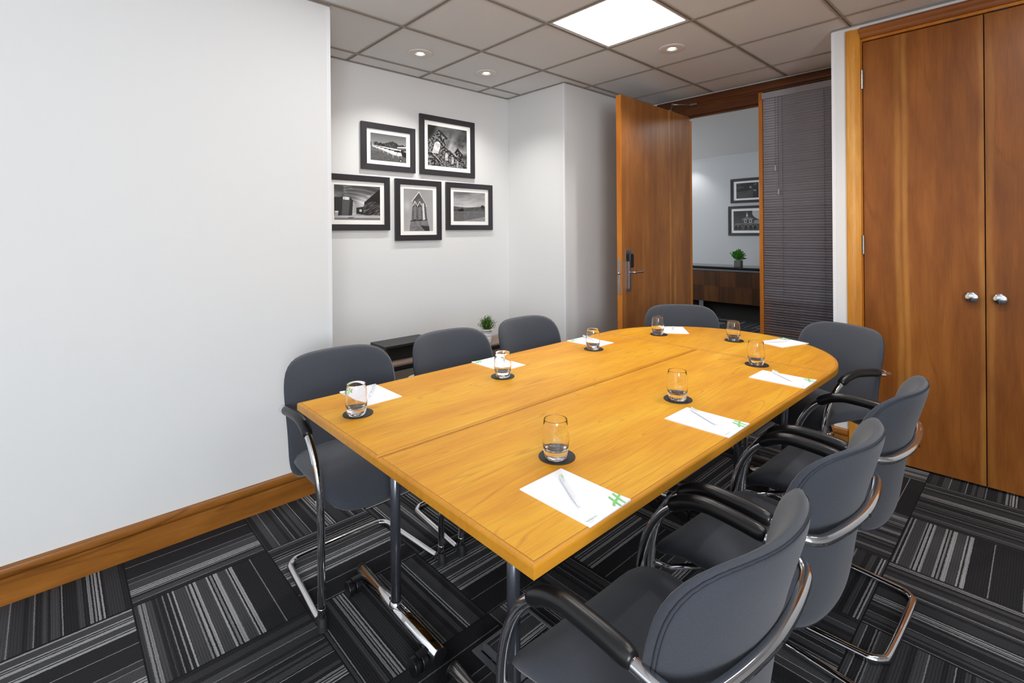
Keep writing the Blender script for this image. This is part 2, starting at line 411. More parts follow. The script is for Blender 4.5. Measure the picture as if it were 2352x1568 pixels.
# unseen windows added behind the camera to carry fill lights
def added_fill_light(n, axis, a0, a1, b0, b1, pos, power):
    t = empty('window_%d' % n, (0, 0, 0), 0, None, None, None, 'structure')  # made-up window, only there to hold its area light
    bm = bmesh.new(); f = .05
    cuts = [a0, (a0+a1)/2-f/2, a1-f]
    for c in cuts:
        if axis == 'Y': bm_box(bm, pos-.04, pos+.02, c, c+f, b0, b1)
        else: bm_box(bm, c, c+f, pos-.04, pos+.02, b0, b1)
    for zz in (b0, b1-f):
        if axis == 'Y': bm_box(bm, pos-.035, pos+.015, a0, a1, zz, zz+f)
        else: bm_box(bm, a0, a1, pos-.035, pos+.015, zz, zz+f)
    obj('window_frame', bm, M['corner'], t)
    ld = bpy.data.lights.new('added_fill_light', 'AREA'); ld.shape = 'RECTANGLE'; ld.size = a1-a0-.1; ld.size_y = b1-b0-.1; ld.energy = power; ld.color = (.93, .96, 1)
    lo = bpy.data.objects.new('added_fill_light', ld); COL.objects.link(lo); lo.parent = t
    if axis == 'Y': lo.location = (pos-.05, (a0+a1)/2, (b0+b1)/2); lo.rotation_euler = (PI/2, 0, -PI/2)
    else: lo.location = ((a0+a1)/2, pos-.05, (b0+b1)/2); lo.rotation_euler = (PI/2, 0, 0)
    return t
added_fill_light(2, 'Y', -1.9, 2.1, .85, 2.25, -2.42, FILL_A)
added_fill_light(3, 'X', -2.2, -.5, .85, 2.25, -2.42, FILL_B)
# --- ceiling: tiles and grid as one set
LAMPHOLE = .031
def ceiling():
    bm = bmesh.new()
    zt = CZ
    x0, x1, y0, y1 = -2.5, XD+.1, -2.5, YB+.1
    cols = [a for a in range(-8, 7)]; rows = [b for b in range(-2, 11)]
    for a in cols:
        for b in rows:
            if (a, b) in PANELS: continue
            r = panel_rect(a, b)
            X0, Y0, X1, Y1 = max(r[0]+.008, x0), max(r[1]+.008, y0), min(r[2]-.008, x1), min(r[3]-.008, y1)
            if X1 <= X0 or Y1 <= Y0: continue
            bm_box(bm, X0, X1, Y0, Y1, zt+.004, zt+.02)
    t = obj('ceiling', bm, M['ceil'], bevel=.003, seg=1); struct(t)
    bm = bmesh.new()
    for a in range(-8, 8):
        x = GX+GS*a
        if x0 < x < x1:
            bm_box(bm, x-.012, x-.004, y0, y1, zt-.0005, zt+.003); bm_box(bm, x+.004, x+.012, y0, y1, zt-.0005, zt+.003)
            bm_box(bm, x-.005, x+.005, y0, y1, zt+.0045, zt+.006)
    for b in range(-2, 12):
        y = GY-GS*b
        if y0 < y < y1:
            bm_box(bm, x0, x1, y-.012, y-.004, zt-.0007, zt+.0028); bm_box(bm, x0, x1, y+.004, y+.012, zt-.0007, zt+.0028)
            bm_box(bm, x0, x1, y-.005, y+.005, zt+.0045, zt+.006)
    g = obj('ceiling_grid', bm, M['grid'], t)
    box('ceiling_slab', x0, x1, y0, y1, zt+.021, zt+.06, M['gap'], t)
    return t
CE = ceiling()
# thin dark angle round the ceiling edge
bm = bmesh.new()
for (a, b, c, d) in ((-2.4, XE, YW-.012, YW), (XE+.002, XP, YB-.012, YB), (XP, XD, YP-.012, YP)):
    bm_box(bm, a, b, c, d, CZ-.004, CZ-.0012)
bm_box(bm, XP-.012, XP, YP, YB-.012, CZ-.004, CZ-.0012); bm_box(bm, XD-.012, XD, .9, YP-.012, CZ-.004, CZ-.0012)
bm_box(bm, XC-.012, XC, -2.4, .895, CZ-.004, CZ-.0012)
struct(obj('trim_4', bm, M['grid']))
# --- far room
XF = 8.05
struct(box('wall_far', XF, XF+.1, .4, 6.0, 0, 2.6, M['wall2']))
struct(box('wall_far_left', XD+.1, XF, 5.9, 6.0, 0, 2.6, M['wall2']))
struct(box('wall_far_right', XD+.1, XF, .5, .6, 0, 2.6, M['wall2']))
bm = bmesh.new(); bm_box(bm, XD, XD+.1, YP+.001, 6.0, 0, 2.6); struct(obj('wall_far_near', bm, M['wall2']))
struct(box('ceiling_far', XD+.1, XF, .5, 6.0, 2.575, 2.65, M['ceil2']))
struct(box('baseboard_far', XF-.018, XF, .6, 5.9, 0, .12, M['archd']))
# --- skirting boards: flat lower board with a rounded moulding on top
def skirt_profile():
    pts = [(0, 0), (.016, 0), (.016, .0975), (.009, .0985), (.009, .1005)]
    for k in range(8):
        a = -PI/2+PI*.93*k/7; pts.append((.0125+.0100*math.cos(a), .1200+.0190*math.sin(a)))
    pts += [(.004, .1385), (0, .1395)]
    return pts
def skirting(name, axis, face, a0, a1, sign, m):
    bm = bmesh.new(); bm_prism(bm, [(face+sign*p[0], p[1]) for p in skirt_profile()], axis, a0, a1)
    o = obj(name, bm, m); return struct(o)
def sk_x(name, y, a0, a1):
    bm = bmesh.new(); pts = [(y-p[0], p[1]) for p in skirt_profile()]
    bm_prism(bm, pts, 'X', a0, a1); return struct(obj(name, bm, M['skirt']))
def sk_y(name, x, a0, a1):
    bm = bmesh.new(); pts = [(x-p[0], p[1]) for p in skirt_profile()]
    bm_prism(bm, pts, 'Y', a0, a1); return struct(obj(name, bm, M['skirty']))
sk_x('baseboard_left', YW, -2.4, XE+.001)
sk_x('baseboard_back', YB, XE, XP)
sk_x('baseboard_pier', YP, XP, XD)
sk_y('baseboard_right', XC, .82, .9)
bm = bmesh.new(); bm_prism(bm, [(.895+p[0], p[1]) for p in skirt_profile()], 'X', XC-.016, XD-.001); struct(obj('baseboard_recess', bm, M['skirt']))
# --- door wall joinery: shaped head across door and side window
bm = bmesh.new()
prof = [(XD, 2.562), (XD-.012, 2.562), (XD-.020, 2.556), (XD-.030, 2.545), (XD-.036, 2.530), (XD-.036, 2.512), (XD-.030, 2.497), (XD-.020, 2.487), (XD-.020, 2.478), (XD, 2.478)]
bm_prism(bm, prof, 'Y', .897, 2.53)
struct(obj('trim_5', bm, M['archd'], smooth=False, bevel=.002))
bm = bmesh.new(); bm_box(bm, XD-.012, XD+.1, YM, YJ, 2.40, 2.478); bm_box(bm, XD-.014, XD, YJ, 2.53, 2.38, 2.478); bm_box(bm, XD+.03, XD+.06, YM, YJ, 2.385, 2.41)
struct(obj('trim_6', bm, M['archd']))
# --- the open door
D0 = Vector((3.160, 2.176, 0)); D1 = Vector((4.262, 2.197, 0)); dd = (D1-D0); DL = dd.length; da = math.atan2(dd.y, dd.x)
door = empty('door_1', (D0.x, D0.y, 0), da, 'cherry veneer door standing open into the room', None, None, 'structure')
bm = bmesh.new(); bm_box(bm, .004, DL, 0, .040, .008, 2.384); obj('door_leaf', bm, M['door'], door)
bm = bmesh.new(); bm_box(bm, -.004, .004, .0, .040, .008, 2.384); obj('door_edge', bm, M['doorlip'], door)
bm = bmesh.new(); bm_box(bm, .045, .123, -.004, 0, .893, 1.213)
pl = obj('lock_plate', bm, M['steel'], door, bevel=.003)
bm = bmesh.new(); bm_box(bm, .048, .075, -.032, -.003, .915, 1.125); obj('lock_case', bm, M['steel'], pl, bevel=.003)
bm = bmesh.new(); bm_box(bm, .060, .116, -.036, -.003, 1.075, 1.185); obj('card_reader', bm, M['black'], pl, bevel=.012, seg=4)
tube('lever_handle', catmull([(.085, -.004, 1.040), (.085, -.045, 1.040), (.095, -.058, 1.040), (.12, -.06, 1.040), (.20, -.06, 1.040)], 5), .008, M['steel'], pl)
bm = bmesh.new(); bm_box(bm, -.0065, -.003, .009, .032, .875, 1.145)
ep = obj('latch_plate', bm, M['steel'], door, bevel=.001)
tube('latch_bolt', [(-.004, .02, 1.035), (-.022, .02, 1.035)], .009, M['steel'], ep)
# door closer arm on the head
cl = empty('door_closer', (4.25, 2.2, 2.40), 0, 'slim steel closer arm linking the open door to the timber head', 'door closer')
def rel(p, o): return (p[0]-o[0], p[1]-o[1], p[2]-o[2])
o0 = (4.25, 2.2, 2.40)
tube('lower_arm', [rel((3.95, 2.21, 2.395), o0), rel((4.06, 2.25, 2.475), o0)], .0045, M['steel'], cl, 8)
tube('upper_arm', [rel((4.06, 2.25, 2.475), o0), rel((4.245, 2.165, 2.487), o0)], .0045, M['steel'], cl, 8)
bm = bmesh.new(); bm_box(bm, -.014, .012, -.085, -.02, .080, .096); obj('bracket', bm, M['steel'], cl, bevel=.002)
bm = bmesh.new(); bm_lathe(bm, [(0, -.008), (.009, -.008), (.009, .008), (0, .008)], 12, rel((4.06, 2.25, 2.475), o0)); obj('pivot', bm, M['steel'], cl)
bm = bmesh.new(); bm_box(bm, 3.925-o0[0], 3.975-o0[0], .012-.012+2.192-o0[1], 2.222-o0[1], 2.385-o0[2], 2.397-o0[2]); obj('foot_plate', bm, M['steel'], cl)
# mullion between door and side window, strike plate
mu = struct(box('trim_7', XD-.02, XD+.09, YM2, YM, 0, 2.478, M['doorlip']))
bm = bmesh.new(); bm_box(bm, XD+.03, XD+.055, YM, YM+.002, .83, 1.13); obj('strike_plate', bm, M['steel'], mu)
struct(box('trim_8', XD-.018, XD+.1, YJ-.003, YJ+.022, 0, 2.375, M['doorlip']))
# side window behind the blind
wn = empty('window_1', (XD+.05, 1.23, 0), 0, 'side window behind the grey blind', None, None, 'structure')
bm = bmesh.new()
for (a, b, c, d) in ((YM2-.035, YM2, 0, 2.478), (.897, .93, 0, 2.478), (.93, YM2-.035, 0, .16), (.93, YM2-.035, 2.44, 2.478), (.93, YM2-.035, .50, .56)):
    bm_box(bm, -.02, .02, a-1.23, b-1.23, c, d)
obj('window_frame', bm, M['doorlip'], wn)
bm = bmesh.new(); bm_box(bm, -.003, .003, .93-1.23, YM2-.035-1.23, .16, 2.44); obj('window_pane', bm, M['pane'], wn)

# ================================================================== THINGS FIXED TO THE ROOM
# ceiling light panels
for i, (a, b) in enumerate(PANELS):
    r = panel_rect(a, b); cx, cy = (r[0]+r[2])/2, (r[1]+r[3])/2
    lab = ['bright square light panel in the ceiling above the round table end', 'square light panel in the ceiling over the near left end of the room',
           'square light panel in the ceiling above the nearest chairs', 'square light panel in the ceiling in front of the cupboard'][i]
    t = empty('ceiling_light', (cx, cy, CZ), 0, lab, 'ceiling light', 'square ceiling light panels')
    bm = bmesh.new()
    for (x0, x1, y0, y1) in ((-.288, .288, .272, .288), (-.288, .288, -.288, -.272), (-.288, -.272, -.272, .272), (.272, .288, -.272, .272)):
        bm_box(bm, x0, x1, y0, y1, .0032, .018)
    obj('light_frame', bm, M['corner'], t)
    bm = bmesh.new(); bm_box(bm, -.272, .272, -.272, .272, .008, .012); obj('diffuser', bm, M['panel'], t)
# downlights
def downlight(x, y, z, label, group, power, lamp, r=.085, spot=2.2, col=(1, .97, .93)):
    t = empty('downlight', (x, y, z), 0, label, 'downlight', group)
    bm = bmesh.new(); bm_lathe(bm, [(.030, .003), (.031, -.002), (.036, -.0035), (r-.006, -.003), (r, -.001), (r, .003)], 40); obj('trim_ring', bm, M['ring'] if r > .06 else M['corner'], t, smooth=True)
    bm = bmesh.new(); bm_lathe(bm, [(.030, .003), (.030, .001), (.022, .002), (.022, .003)], 32); obj('reflector', bm, M['corner'], t, smooth=True)
    bm = bmesh.new(); bm_lathe(bm, [(0, .0005), (.021, .0005), (.021, .003), (0, .003)], 24); obj('lamp', bm, lamp, t, smooth=False)
    ld = bpy.data.lights.new('downlight_beam', 'SPOT'); ld.energy = power; ld.spot_size = spot; ld.spot_blend = .8; ld.shadow_soft_size = .025; ld.color = col
    lo = bpy.data.objects.new('downlight_beam', ld); COL.objects.link(lo); lo.parent = t; lo.location = (0, 0, -.012)
    return t
dl = ['round downlight in the alcove ceiling nearest the long white wall', 'round downlight in the alcove ceiling nearest the white pier',
      'round downlight in the ceiling just beyond the bright light panel', 'round downlight above the chairs on the cupboard side']
for (x, y), L in zip(DOWNLIGHTS, dl): downlight(x, y, CZ-.0005, L, 'round ceiling downlights', DOWN_POWER, M['lamp'])
downlight(7.80, 4.085, 2.574, 'small downlight at the wall in the far room', None, 14, M['lampfar'], .055, 1.9, (1, .99, .97))
downlight(6.1, 1.3, 2.574, 'downlight in the far room behind the blind', None, 8, M['lampfar'], .05, 2.4, (1, .99, .97))

# ceiling panel (glints through the blind) and window, added to light the far room
t = empty('ceiling_light', (5.3, 1.15, 2.575), 0, 'square light panel added in the far room behind the blind', 'ceiling light')
bm = bmesh.new(); bm_box(bm, -.30, .30, -.30, .30, -.006, -.0005); lf = obj('light_frame', bm, M['corner'], t)
bm = bmesh.new(); bm_box(bm, -.272, .272, -.272, .272, -.0075, -.0062); obj('diffuser', bm, M['panel'], t)
t = empty('window_4', (0, 0, 0), 0, None, None, None, 'structure')  # unseen window added for the fill light set in it
bm = bmesh.new()
for (a, b, c, d) in ((4.8, 6.8, .9, .95), (4.8, 6.8, 2.25, 2.3), (4.8, 4.85, .95, 2.25), (6.75, 6.8, .95, 2.25), (5.775, 5.825, .95, 2.25)): bm_box(bm, a, b, 5.86, 5.899, c, d)
obj('window_frame', bm, M['corner'], t)
ld = bpy.data.lights.new('added_fill_light', 'AREA'); ld.shape = 'RECTANGLE'; ld.size = 1.9; ld.size_y = 1.3; ld.energy = FILL_FAR; ld.color = (.93, .96, 1)
lo = bpy.data.objects.new('added_fill_light', ld); COL.objects.link(lo); lo.parent = t; lo.location = (5.8, 5.89, 1.6); lo.rotation_euler = (-PI/2, 0, 0)

# --- cupboard
cu = empty('fitted_cupboard', (XC, .2, 0), 0, 'tall fitted cherry veneer cupboard with two doors and round chrome knobs', 'cupboard')
def cb(name, x0, x1, y0, y1, z0, z1, m, parent=None, bevel=0.):
    bm = bmesh.new(); bm_box(bm, x0-XC, x1-XC, y0-.2, y1-.2, z0, z1); return obj(name, bm, m, parent or cu, bevel=bevel)
# architrave, side and head, with a rounded outer moulding
def arch_prof(): return [(0, 0), (.014, 0), (.018, .006), (.019, .016), (.017, .03), (.012, .045), (.010, .060), (.010, .073), (0, .073)]
bm = bmesh.new(); bm_prism(bm, [(-p[0], .818-p[1]-.2) for p in arch_prof()], 'Z', 0, 2.549); obj('architrave', bm, M['arch'], cu)
bm = bmesh.new()
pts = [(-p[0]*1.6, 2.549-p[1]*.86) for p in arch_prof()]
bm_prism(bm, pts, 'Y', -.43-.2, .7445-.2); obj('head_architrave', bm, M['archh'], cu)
bm = bmesh.new(); bm_prism(bm, [(-p[0], -.43+p[1]-.2) for p in arch_prof()], 'Z', 0, 2.485); obj('architrave', bm, M['arch'], cu)
cb('frame_lining', XC+.001, XC+.6, .739, .745, 0, 2.485, M['doorlip'])
cb('frame_lining', XC+.001, XC+.6, -.357, -.352, 0, 2.485, M['doorlip'])
cb('head_lining', XC+.001, XC+.03, -.352, .739, 2.471, 2.487, M['doorlip'])
cb('cupboard_back', XC+.05, XC+.08, -.352, .739, 0, 2.47, M['gap'])
for (ya, yb, yk, hy) in ((.2135, .7355, .264, .739), (-.349, .2095, .157, None)):
    dr = cb('door', XC+.004, XC+.026, ya, yb, .012, 2.464, M['cup'], bevel=.0015)
    bm = bmesh.new()
    prof = [(0, 0), (.0275, 0), (.0275, .003), (.014, .006), (.012, .012), (.0255, .015), (.0270, .018), (.0270, .024), (.0250, .0265), (.023, .0272), (.012, .0290), (0, .0296)]
    bm_lathe(bm, prof, 32); bmesh.ops.rotate(bm, cent=(0, 0, 0), matrix=Matrix.Rotation(-PI/2, 3, 'Y'), verts=bm.verts[:])
    bmesh.ops.translate(bm, vec=(.004, yk-.2, .992), verts=bm.verts[:]); obj('knob', bm, M['chrome'], dr, smooth=True)
    if hy:
        for z0, z1 in ((2.188, 2.300), (1.207, 1.317), (.25, .36)):
            bm = bmesh.new()
            for k in range(5):
                za = z0+(z1-z0)*k/5; bm_lathe(bm, [(0, za), (.0055, za), (.0055, za+(z1-z0)/5-.001), (0, za+(z1-z0)/5-.001)], 12, (-.006, hy-.2-.002, 0))
            bm_box(bm, -.002, .004, hy-.2-.004, hy-.2+.004, z0, z1)
            obj('hinge', bm, M['steel'], dr, smooth=False)
for yy in (.30, .12):
    cb('door_catch', XC-.003, XC+.003, yy, yy+.05, 2.462, 2.47, M['black'])

# --- venetian blind
BY0, BY1 = .905, 1.562; BX = XD-.035
bl = empty('venetian_blind', (BX, (BY0+BY1)/2, 0), 0, 'grey metal venetian blind hanging closed over the side window', 'blind')
yc = (BY0+BY1)/2
bm = bmesh.new(); bm_prism(bm, [(-.022, 2.462), (.022, 2.462), (.022, 2.418), (-.018, 2.412), (-.024, 2.42)], 'Y', BY0-yc, BY1-yc); obj('headrail', bm, M['bhead'], bl, bevel=.002)
bm = bmesh.new(); z = 2.405; k = 0
pitch = .0205; z = 2.404
while z > .46:
    ang = -math.radians(66 + 3*math.sin(k*1.7) - (5 if z < 1.55 else 0) - (8 if z < .8 else 0)); wd = .0125
    dz = .0004*math.sin(k*2.3)
    A = []
    for s in range(5):
        q = -1+2*s/4; cx = math.cos(ang)*wd*q + .0018*(1-q*q)*math.sin(ang); cz = z + math.sin(ang)*wd*q + .0018*(1-q*q)*math.cos(ang) + dz
        A.append((cx, cz))
    tl = .0008*math.sin(k*.9)
    va = [bm.verts.new((p[0], BY0+.002-yc, p[1]-tl)) for p in A]; vb = [bm.verts.new((p[0], BY1-.004-yc, p[1]+tl)) for p in A]
    for s in range(4): bm.faces.new([va[s], va[s+1], vb[s+1], vb[s]])
    z -= pitch; k += 1
sl = obj('slats', bm, M['blind'], bl, smooth=True); so = sl.modifiers.new('thick', 'SOLIDIFY'); so.thickness = .0006
box('bottom_rail', -.012, .012, BY0+.002-yc, BY1-.004-yc, .435, .452, M['blind'], bl)
for yy in (1.41, 1.12): 
    bm = bmesh.new(); bm_tube(bm, [(-.0135, yy-yc, 2.41), (-.0135, yy-yc, .45)], .0011, 6); bm_tube(bm, [(.0135, yy-yc, 2.41), (.0135, yy-yc, .45)], .0011, 6)
    obj('ladder_cord', bm, M['cord'], bl)
for yy, zb in ((1.459, 1.855), (1.436, 1.668)):
    bm = bmesh.new(); bm_tube(bm, [(-.027, yy-yc, 2.415), (-.027, yy-yc, zb)], .0013, 6); c_ = obj('pull_cord', bm, M['cord'], bl)
    bm = bmesh.new(); bm_lathe(bm, [(0, .022), (.0045, .022), (.0075, -.020), (.006, -.022), (0, -.022)], 14, (-.027, yy-yc, zb-.01)); obj('cord_pull', bm, M['pull'], c_, smooth=False)

# ================================================================== PICTURES
def poly_mask(X, Y, pts):
    inside = np.zeros(X.shape, bool); n = len(pts); j = n-1
    for i in range(n):
        xi, yi = pts[i]; xj, yj = pts[j]
        if yi != yj:
            c = ((yi > Y) != (yj > Y)) & (X < (xj-xi)*(Y-yi)/(yj-yi)+xi)
            inside ^= c
        j = i
    return inside
def vnoise(X, Y, fx, fy, seed, octv=4):
    rs = np.random.RandomState(seed); out = np.zeros(X.shape); amp = 1; tot = 0
    for o in range(octv):
        G = rs.rand(64, 64); x = X*fx*2**o; y = Y*fy*2**o
        xi = np.floor(x).astype(int); yi = np.floor(y).astype(int); a = x-xi; b = y-yi; a = a*a*(3-2*a); b = b*b*(3-2*b)
        g = lambda i, j: G[(i) % 64, (j) % 64]
        out += amp*((g(xi, yi)*(1-a)+g(xi+1, yi)*a)*(1-b)+(g(xi, yi+1)*(1-a)+g(xi+1, yi+1)*a)*b); tot += amp; amp *= .55
    return out/tot
class Img:                       # y runs down, 0..1
    def __init__(s, w, h, asp):
        s.w, s.h = w, h; s.X, s.Y = np.meshgrid((np.arange(w)+.5)/w, (np.arange(h)+.5)/h); s.a = np.zeros((h, w)); s.asp = asp
    def poly(s, pts, val):
        m = poly_mask(s.X, s.Y, pts); v = val if np.isscalar(val) else val[m]; s.a[m] = v; return m
    def line(s, p, q, wd, val):
        ax, ay = p; bx, by = q; dx, dy = bx-ax, by-ay; L = dx*dx+dy*dy
        t = np.clip(((s.X-ax)*dx+(s.Y-ay)*dy)/L, 0, 1); d = np.hypot(s.X-ax-t*dx, (s.Y-ay-t*dy)/s.asp); s.a[d < wd] = val
    def disc(s, c, r, val):
        d = np.hypot(s.X-c[0], (s.Y-c[1])/s.asp); s.a[d < r] = val if np.isscalar(val) else val[d < r]
def pic_planes():
    I = Img(190, 136, 1.4); X, Y = I.X, I.Y
    I.a[:] = .32+.45*Y+.05*vnoise(X, Y, 3, 4, 1)
    tr = .30+.05*vnoise(X*0+X, Y*0, 9, 1, 2)*3-.08*np.exp(-((X-.6)/.12)**2) - .03
    m = Y > tr-.05*0; I.a[m] = (.08+.35*vnoise(X, Y, 26, 22, 3, 3)**2)[m]
    m = Y > .46; I.a[m] = (.30+.1*vnoise(X, Y, 30, 60, 4))[m]
    m = Y > .66; I.a[m] = (.22+.16*vnoise(X, Y, 20, 50, 5))[m]
    for i, (cx, cy, s) in enumerate(((.10, .47, .20), (.19, .49, .26), (.29, .51, .33), (.40, .54, .42), (.53, .57, .52), (.69, .61, .68))):
        I.poly([(cx-.20*s, cy-.16*s), (cx+.40*s, cy-.13*s), (cx+.40*s, cy-.08*s), (cx-.20*s, cy-.11*s)], .97)
        I.poly([(cx-.05*s, cy-.09*s), (cx+.15*s, cy-.09*s), (cx+.22*s, cy+.02*s), (cx-.07*s, cy+.02*s)], .08)
        I.poly([(cx-.30*s, cy+.03*s), (cx-.05*s, cy), (cx+.22*s, cy+.02*s), (cx+.34*s, cy+.18*s), (cx+.05*s, cy+.20*s), (cx-.22*s, cy+.12*s)], .94)
        I.poly([(cx-.22*s, cy+.12*s), (cx+.05*s, cy+.20*s), (cx+.34*s, cy+.18*s), (cx+.10*s, cy+.26*s), (cx-.12*s, cy+.19*s)], .45)
        for wx in (-.10, .12, .26): I.line((cx+wx*s, cy+.18*s), (cx+wx*s, cy+.33*s), .004, .85); I.disc((cx+wx*s, cy+.35*s), .034*s, .04); I.disc((cx+wx*s, cy+.35*s), .015*s, .85)
    I.poly([(.84, .52), (1, .5), (1, .80), (.88, .76)], .07); I.poly([(.74, .42), (1, .38), (1, .43), (.74, .455)], .97); I.poly([(.90, .56), (1, .53), (1, .6)], .6)
    I.disc((.84, .93), .042, .05); I.disc((.84, .93), .018, .9); I.line((.70, .78), (.78, .53), .006, .08); I.disc((.50, .91), .03, .05); I.disc((.50, .91), .012, .9)
    I.line((.05, .34), (.05, .46), .007, .9); I.line((.09, .36), (.09, .46), .006, .9)
    return I
def stone(X, Y, s, lo=.1, hi=.6):
    n = vnoise(X, Y, 40, 40, s, 2); return np.where(n > .5, hi, lo)*(.6+.6*vnoise(X, Y, 9, 9, s+1))
def pic_church():
    I = Img(190, 160, 1.18); X, Y = I.X, I.Y
    c = vnoise(X+.3*Y, Y, 3.2, 3.5, 11); I.a[:] = np.clip((c-.28)*1.5, .08, .95)*(.35+.75*Y+.12)
    st = stone(X, Y, 20, .06, .52)
    I.poly([(0, .38), (.17, .22), (.28, .13), (.48, .30), (.42, .52), (.62, .62), (.92, 1), (0, 1)], st)
    I.poly([(.17, .22), (.28, .08), (.50, .27), (.47, .32), (.27, .13)], .07)
    I.poly([(.20, .24), (.28, .14), (.46, .30), (.41, .47), (.22, .33)], st*1.2); I.poly([(.31, .25), (.36, .28), (.345, .36), (.30, .32)], .04)
    lit = .72+.2*(vnoise(X, Y, 24, 24, 9, 1) > .5)
    def arch(cx, cy, w_, h_, val, sk=.25):
        pts = [(cx-w_+sk*h_*-.6, cy+h_), (cx-w_, cy)] + [(cx-w_*math.cos(a), cy-w_*1.2*math.sin(a)) for a in np.linspace(0, PI, 9)] + [(cx+w_, cy), (cx+w_+sk*h_*-.6, cy+h_)]
        I.poly(pts, val)
    arch(.245, .47, .10, .22, .07, .5); arch(.24, .48, .08, .20, lit, .5)
    for cx, cy, s in ((.47, .68, .055), (.62, .76, .045), (.75, .84, .038)): arch(cx, cy, s, .17, .06, .1); arch(cx, cy, s*.72, .15, lit*.8, .1)
    I.line((0, .66), (.36, .93), .014, .04); I.line((.40, .50), (.80, .80), .013, .05); I.line((.02, .58), (.34, .90), .004, .8)
    I.poly([(.56, .56), (.68, .7), (.5, .56)], .35)
    I.poly([(.66, .62), (.75, .48), (.9, .66), (.88, .68)], .08); I.poly([(.69, .64), (.755, .54), (.86, .67), (1, .97), (1, 1), (.84, 1)], st)
    I.poly([(.80, .70), (.83, .70), (.86, .8), (.83, .8)], .04); I.disc((.07, .93), .1, .05); I.disc((.07, .93), .075, st)
    return I
def pic_street():
    I = Img(190, 150, 1.29); X, Y = I.X, I.Y
    c = vnoise(X*1.2+1.5*(Y-.5)**2, Y+.4*X, 3, 5, 31); r = np.hypot(X-.62, (Y-.52)*.8)
    I.a[:] = np.clip(.2+.22*Y+1.6*np.clip(c-.5, 0, 1)*(1.2-1.2*r)+.45*np.exp(-(r/.18)**2), 0, .98)
    for k in range(5):
        I_ = np.abs((Y-.1-.05*k)-(.45*(X-.3)**2+.25*X*(k-2)*.5)); I.a += .16*np.exp(-(I_/.02)**2)*(X > .2)
    I.poly([(0, .36), (.18, .34), (.16, .90), (0, .92)], .13); I.poly([(.18, .32), (.34, .34), (.30, .90), (.16, .90)], .25+.06*vnoise(X, Y, 3, 80, 5)); I.poly([(.34, .34), (.40, .44), (.38, .86), (.30, .90)], .12)
    I.poly([(.19, .34), (.32, .345), (.315, .42), (.19, .415)], .95); I.disc((.222, .38), .014, .3); I.disc((.222, .38), .007, .95); I.line((.25, .377), (.30, .379), .0035, .45)
    I.poly([(.40, .46), (.48, .60), (.47, .80), (.38, .84)], .7)
    for k in range(5): I.line((.405, .52+.06*k), (.47, .62+.035*k), .004, .2)
    I.poly([(.47, .64), (.66, .60), (.66, .84), (.47, .82)], .1); I.disc((.56, .72), .03, .7); I.poly([(.64, .62), (.64, .48), (1, .06), (1, 1), (.66, .86)], .09)
    tr = (np.hypot((X-.82), (Y-.70)*.8) < .19+.03*vnoise(X, Y, 20, 20, 8)); I.a[tr] = (.06+.55*vnoise(X+Y, Y, 34, 14, 7, 2)**2.4)[tr]
    m = Y > .88-.03*X; I.a[m] = (.62+.12*vnoise(X, Y, 8, 30, 3))[m]; m = Y > .93; I.a[m] = .42
    I.poly([(.30, .92), (.42, .92), (.38, .95), (.28, .95)], .2); I.poly([(.02, .77), (.09, .77), (.08, .90), (.01, .9)], .6); I.poly([(.02, .75), (.09, .75), (.09, .78), (.02, .78)], .95)
    return I
def pic_spire():
    I = Img(134, 164, .82); X, Y = I.X, I.Y
    I.a[:] = .50+.1*Y+.10*vnoise(X, Y, 2, 2, 41)+.12*np.exp(-((X-.12)/.12)**2-((Y-.4)/.12)**2)
    st = .42+.3*vnoise(X, Y, 14, 12, 42)
    I.poly([(.52, .06), (.28, .29), (.64, .21)], .22+.10*vnoise(X, Y, 16, 16, 44)); I.line((.52, .06), (.28, .29), .010, .92); I.line((.52, .06), (.62, .20), .01, .9); I.poly([(.52, .06), (.62, .20), (.78, .40)], .22)
    I.line((.62, .2), (.78, .4), .012, .85)
    I.poly([(.31, .29), (.62, .20), (.75, .36), (.80, .74), (.25, .78)], st*.6)
    for cx in (.38, .54):
        I.poly([(cx-.06, .42), (cx, .31), (cx+.06, .42), (cx+.06, .73), (cx-.07, .75)], .08)
        for k in range(15): I.line((cx-.05, .44+.02*k), (cx+.045, .425+.02*k), .0045, .7)
        I.line((cx-.07, .40), (cx, .29), .008, .93); I.line((cx, .29), (cx+.07, .38), .008, .93); I.line((cx, .34), (cx, .42), .006, .85)
    I.poly([(.63, .33), (.68, .33), (.72, .75), (.65, .75)], .85); I.line((.71, .40), (.77, .74), .008, .1)
    I.poly([(.23, .76), (.80, .73), (.86, .88), (.20, .90)], .32+.2*vnoise(X, Y, 20, 10, 5)); I.line((.23, .76), (.8, .73), .01, .12)
    I.poly([(.20, .90), (.55, .86), (.72, 1), (.20, 1)], .34+.22*stone(X, Y, 6)); I.poly([(.55, .86), (.86, .88), (.88, 1), (.72, 1)], .15)
    return I
def pic_field():
    I = Img(160, 142, 1.06); X, Y = I.X, I.Y
    I.a[:] = .45+.55*Y+.35*(vnoise(X, Y+.25*X, 2.5, 9, 51)-.5)
    m = Y > .49+.03*np.sin(X*4); I.a[m] = (.14+.2*vnoise(X, Y, 20, 40, 52))[m]
    m = (Y > .53)&(Y < .58)&(X < .4); I.a[m] = (.35*vnoise(X, Y, 30, 60, 5)+.15)[m]
    I.disc((.92, .49), .06, .1); I.disc((.26, .62), .055, .05); I.disc((.18, .64), .04, .07)
    m = Y > .66-.03*X; I.a[m] = (.26+.18*vnoise(X, Y, 40, 30, 53))[m]
    m = (Y > 1.05-.22*X); I.a[m] = (.45+.15*vnoise(X, Y, 20, 40, 54))[m]
    return I
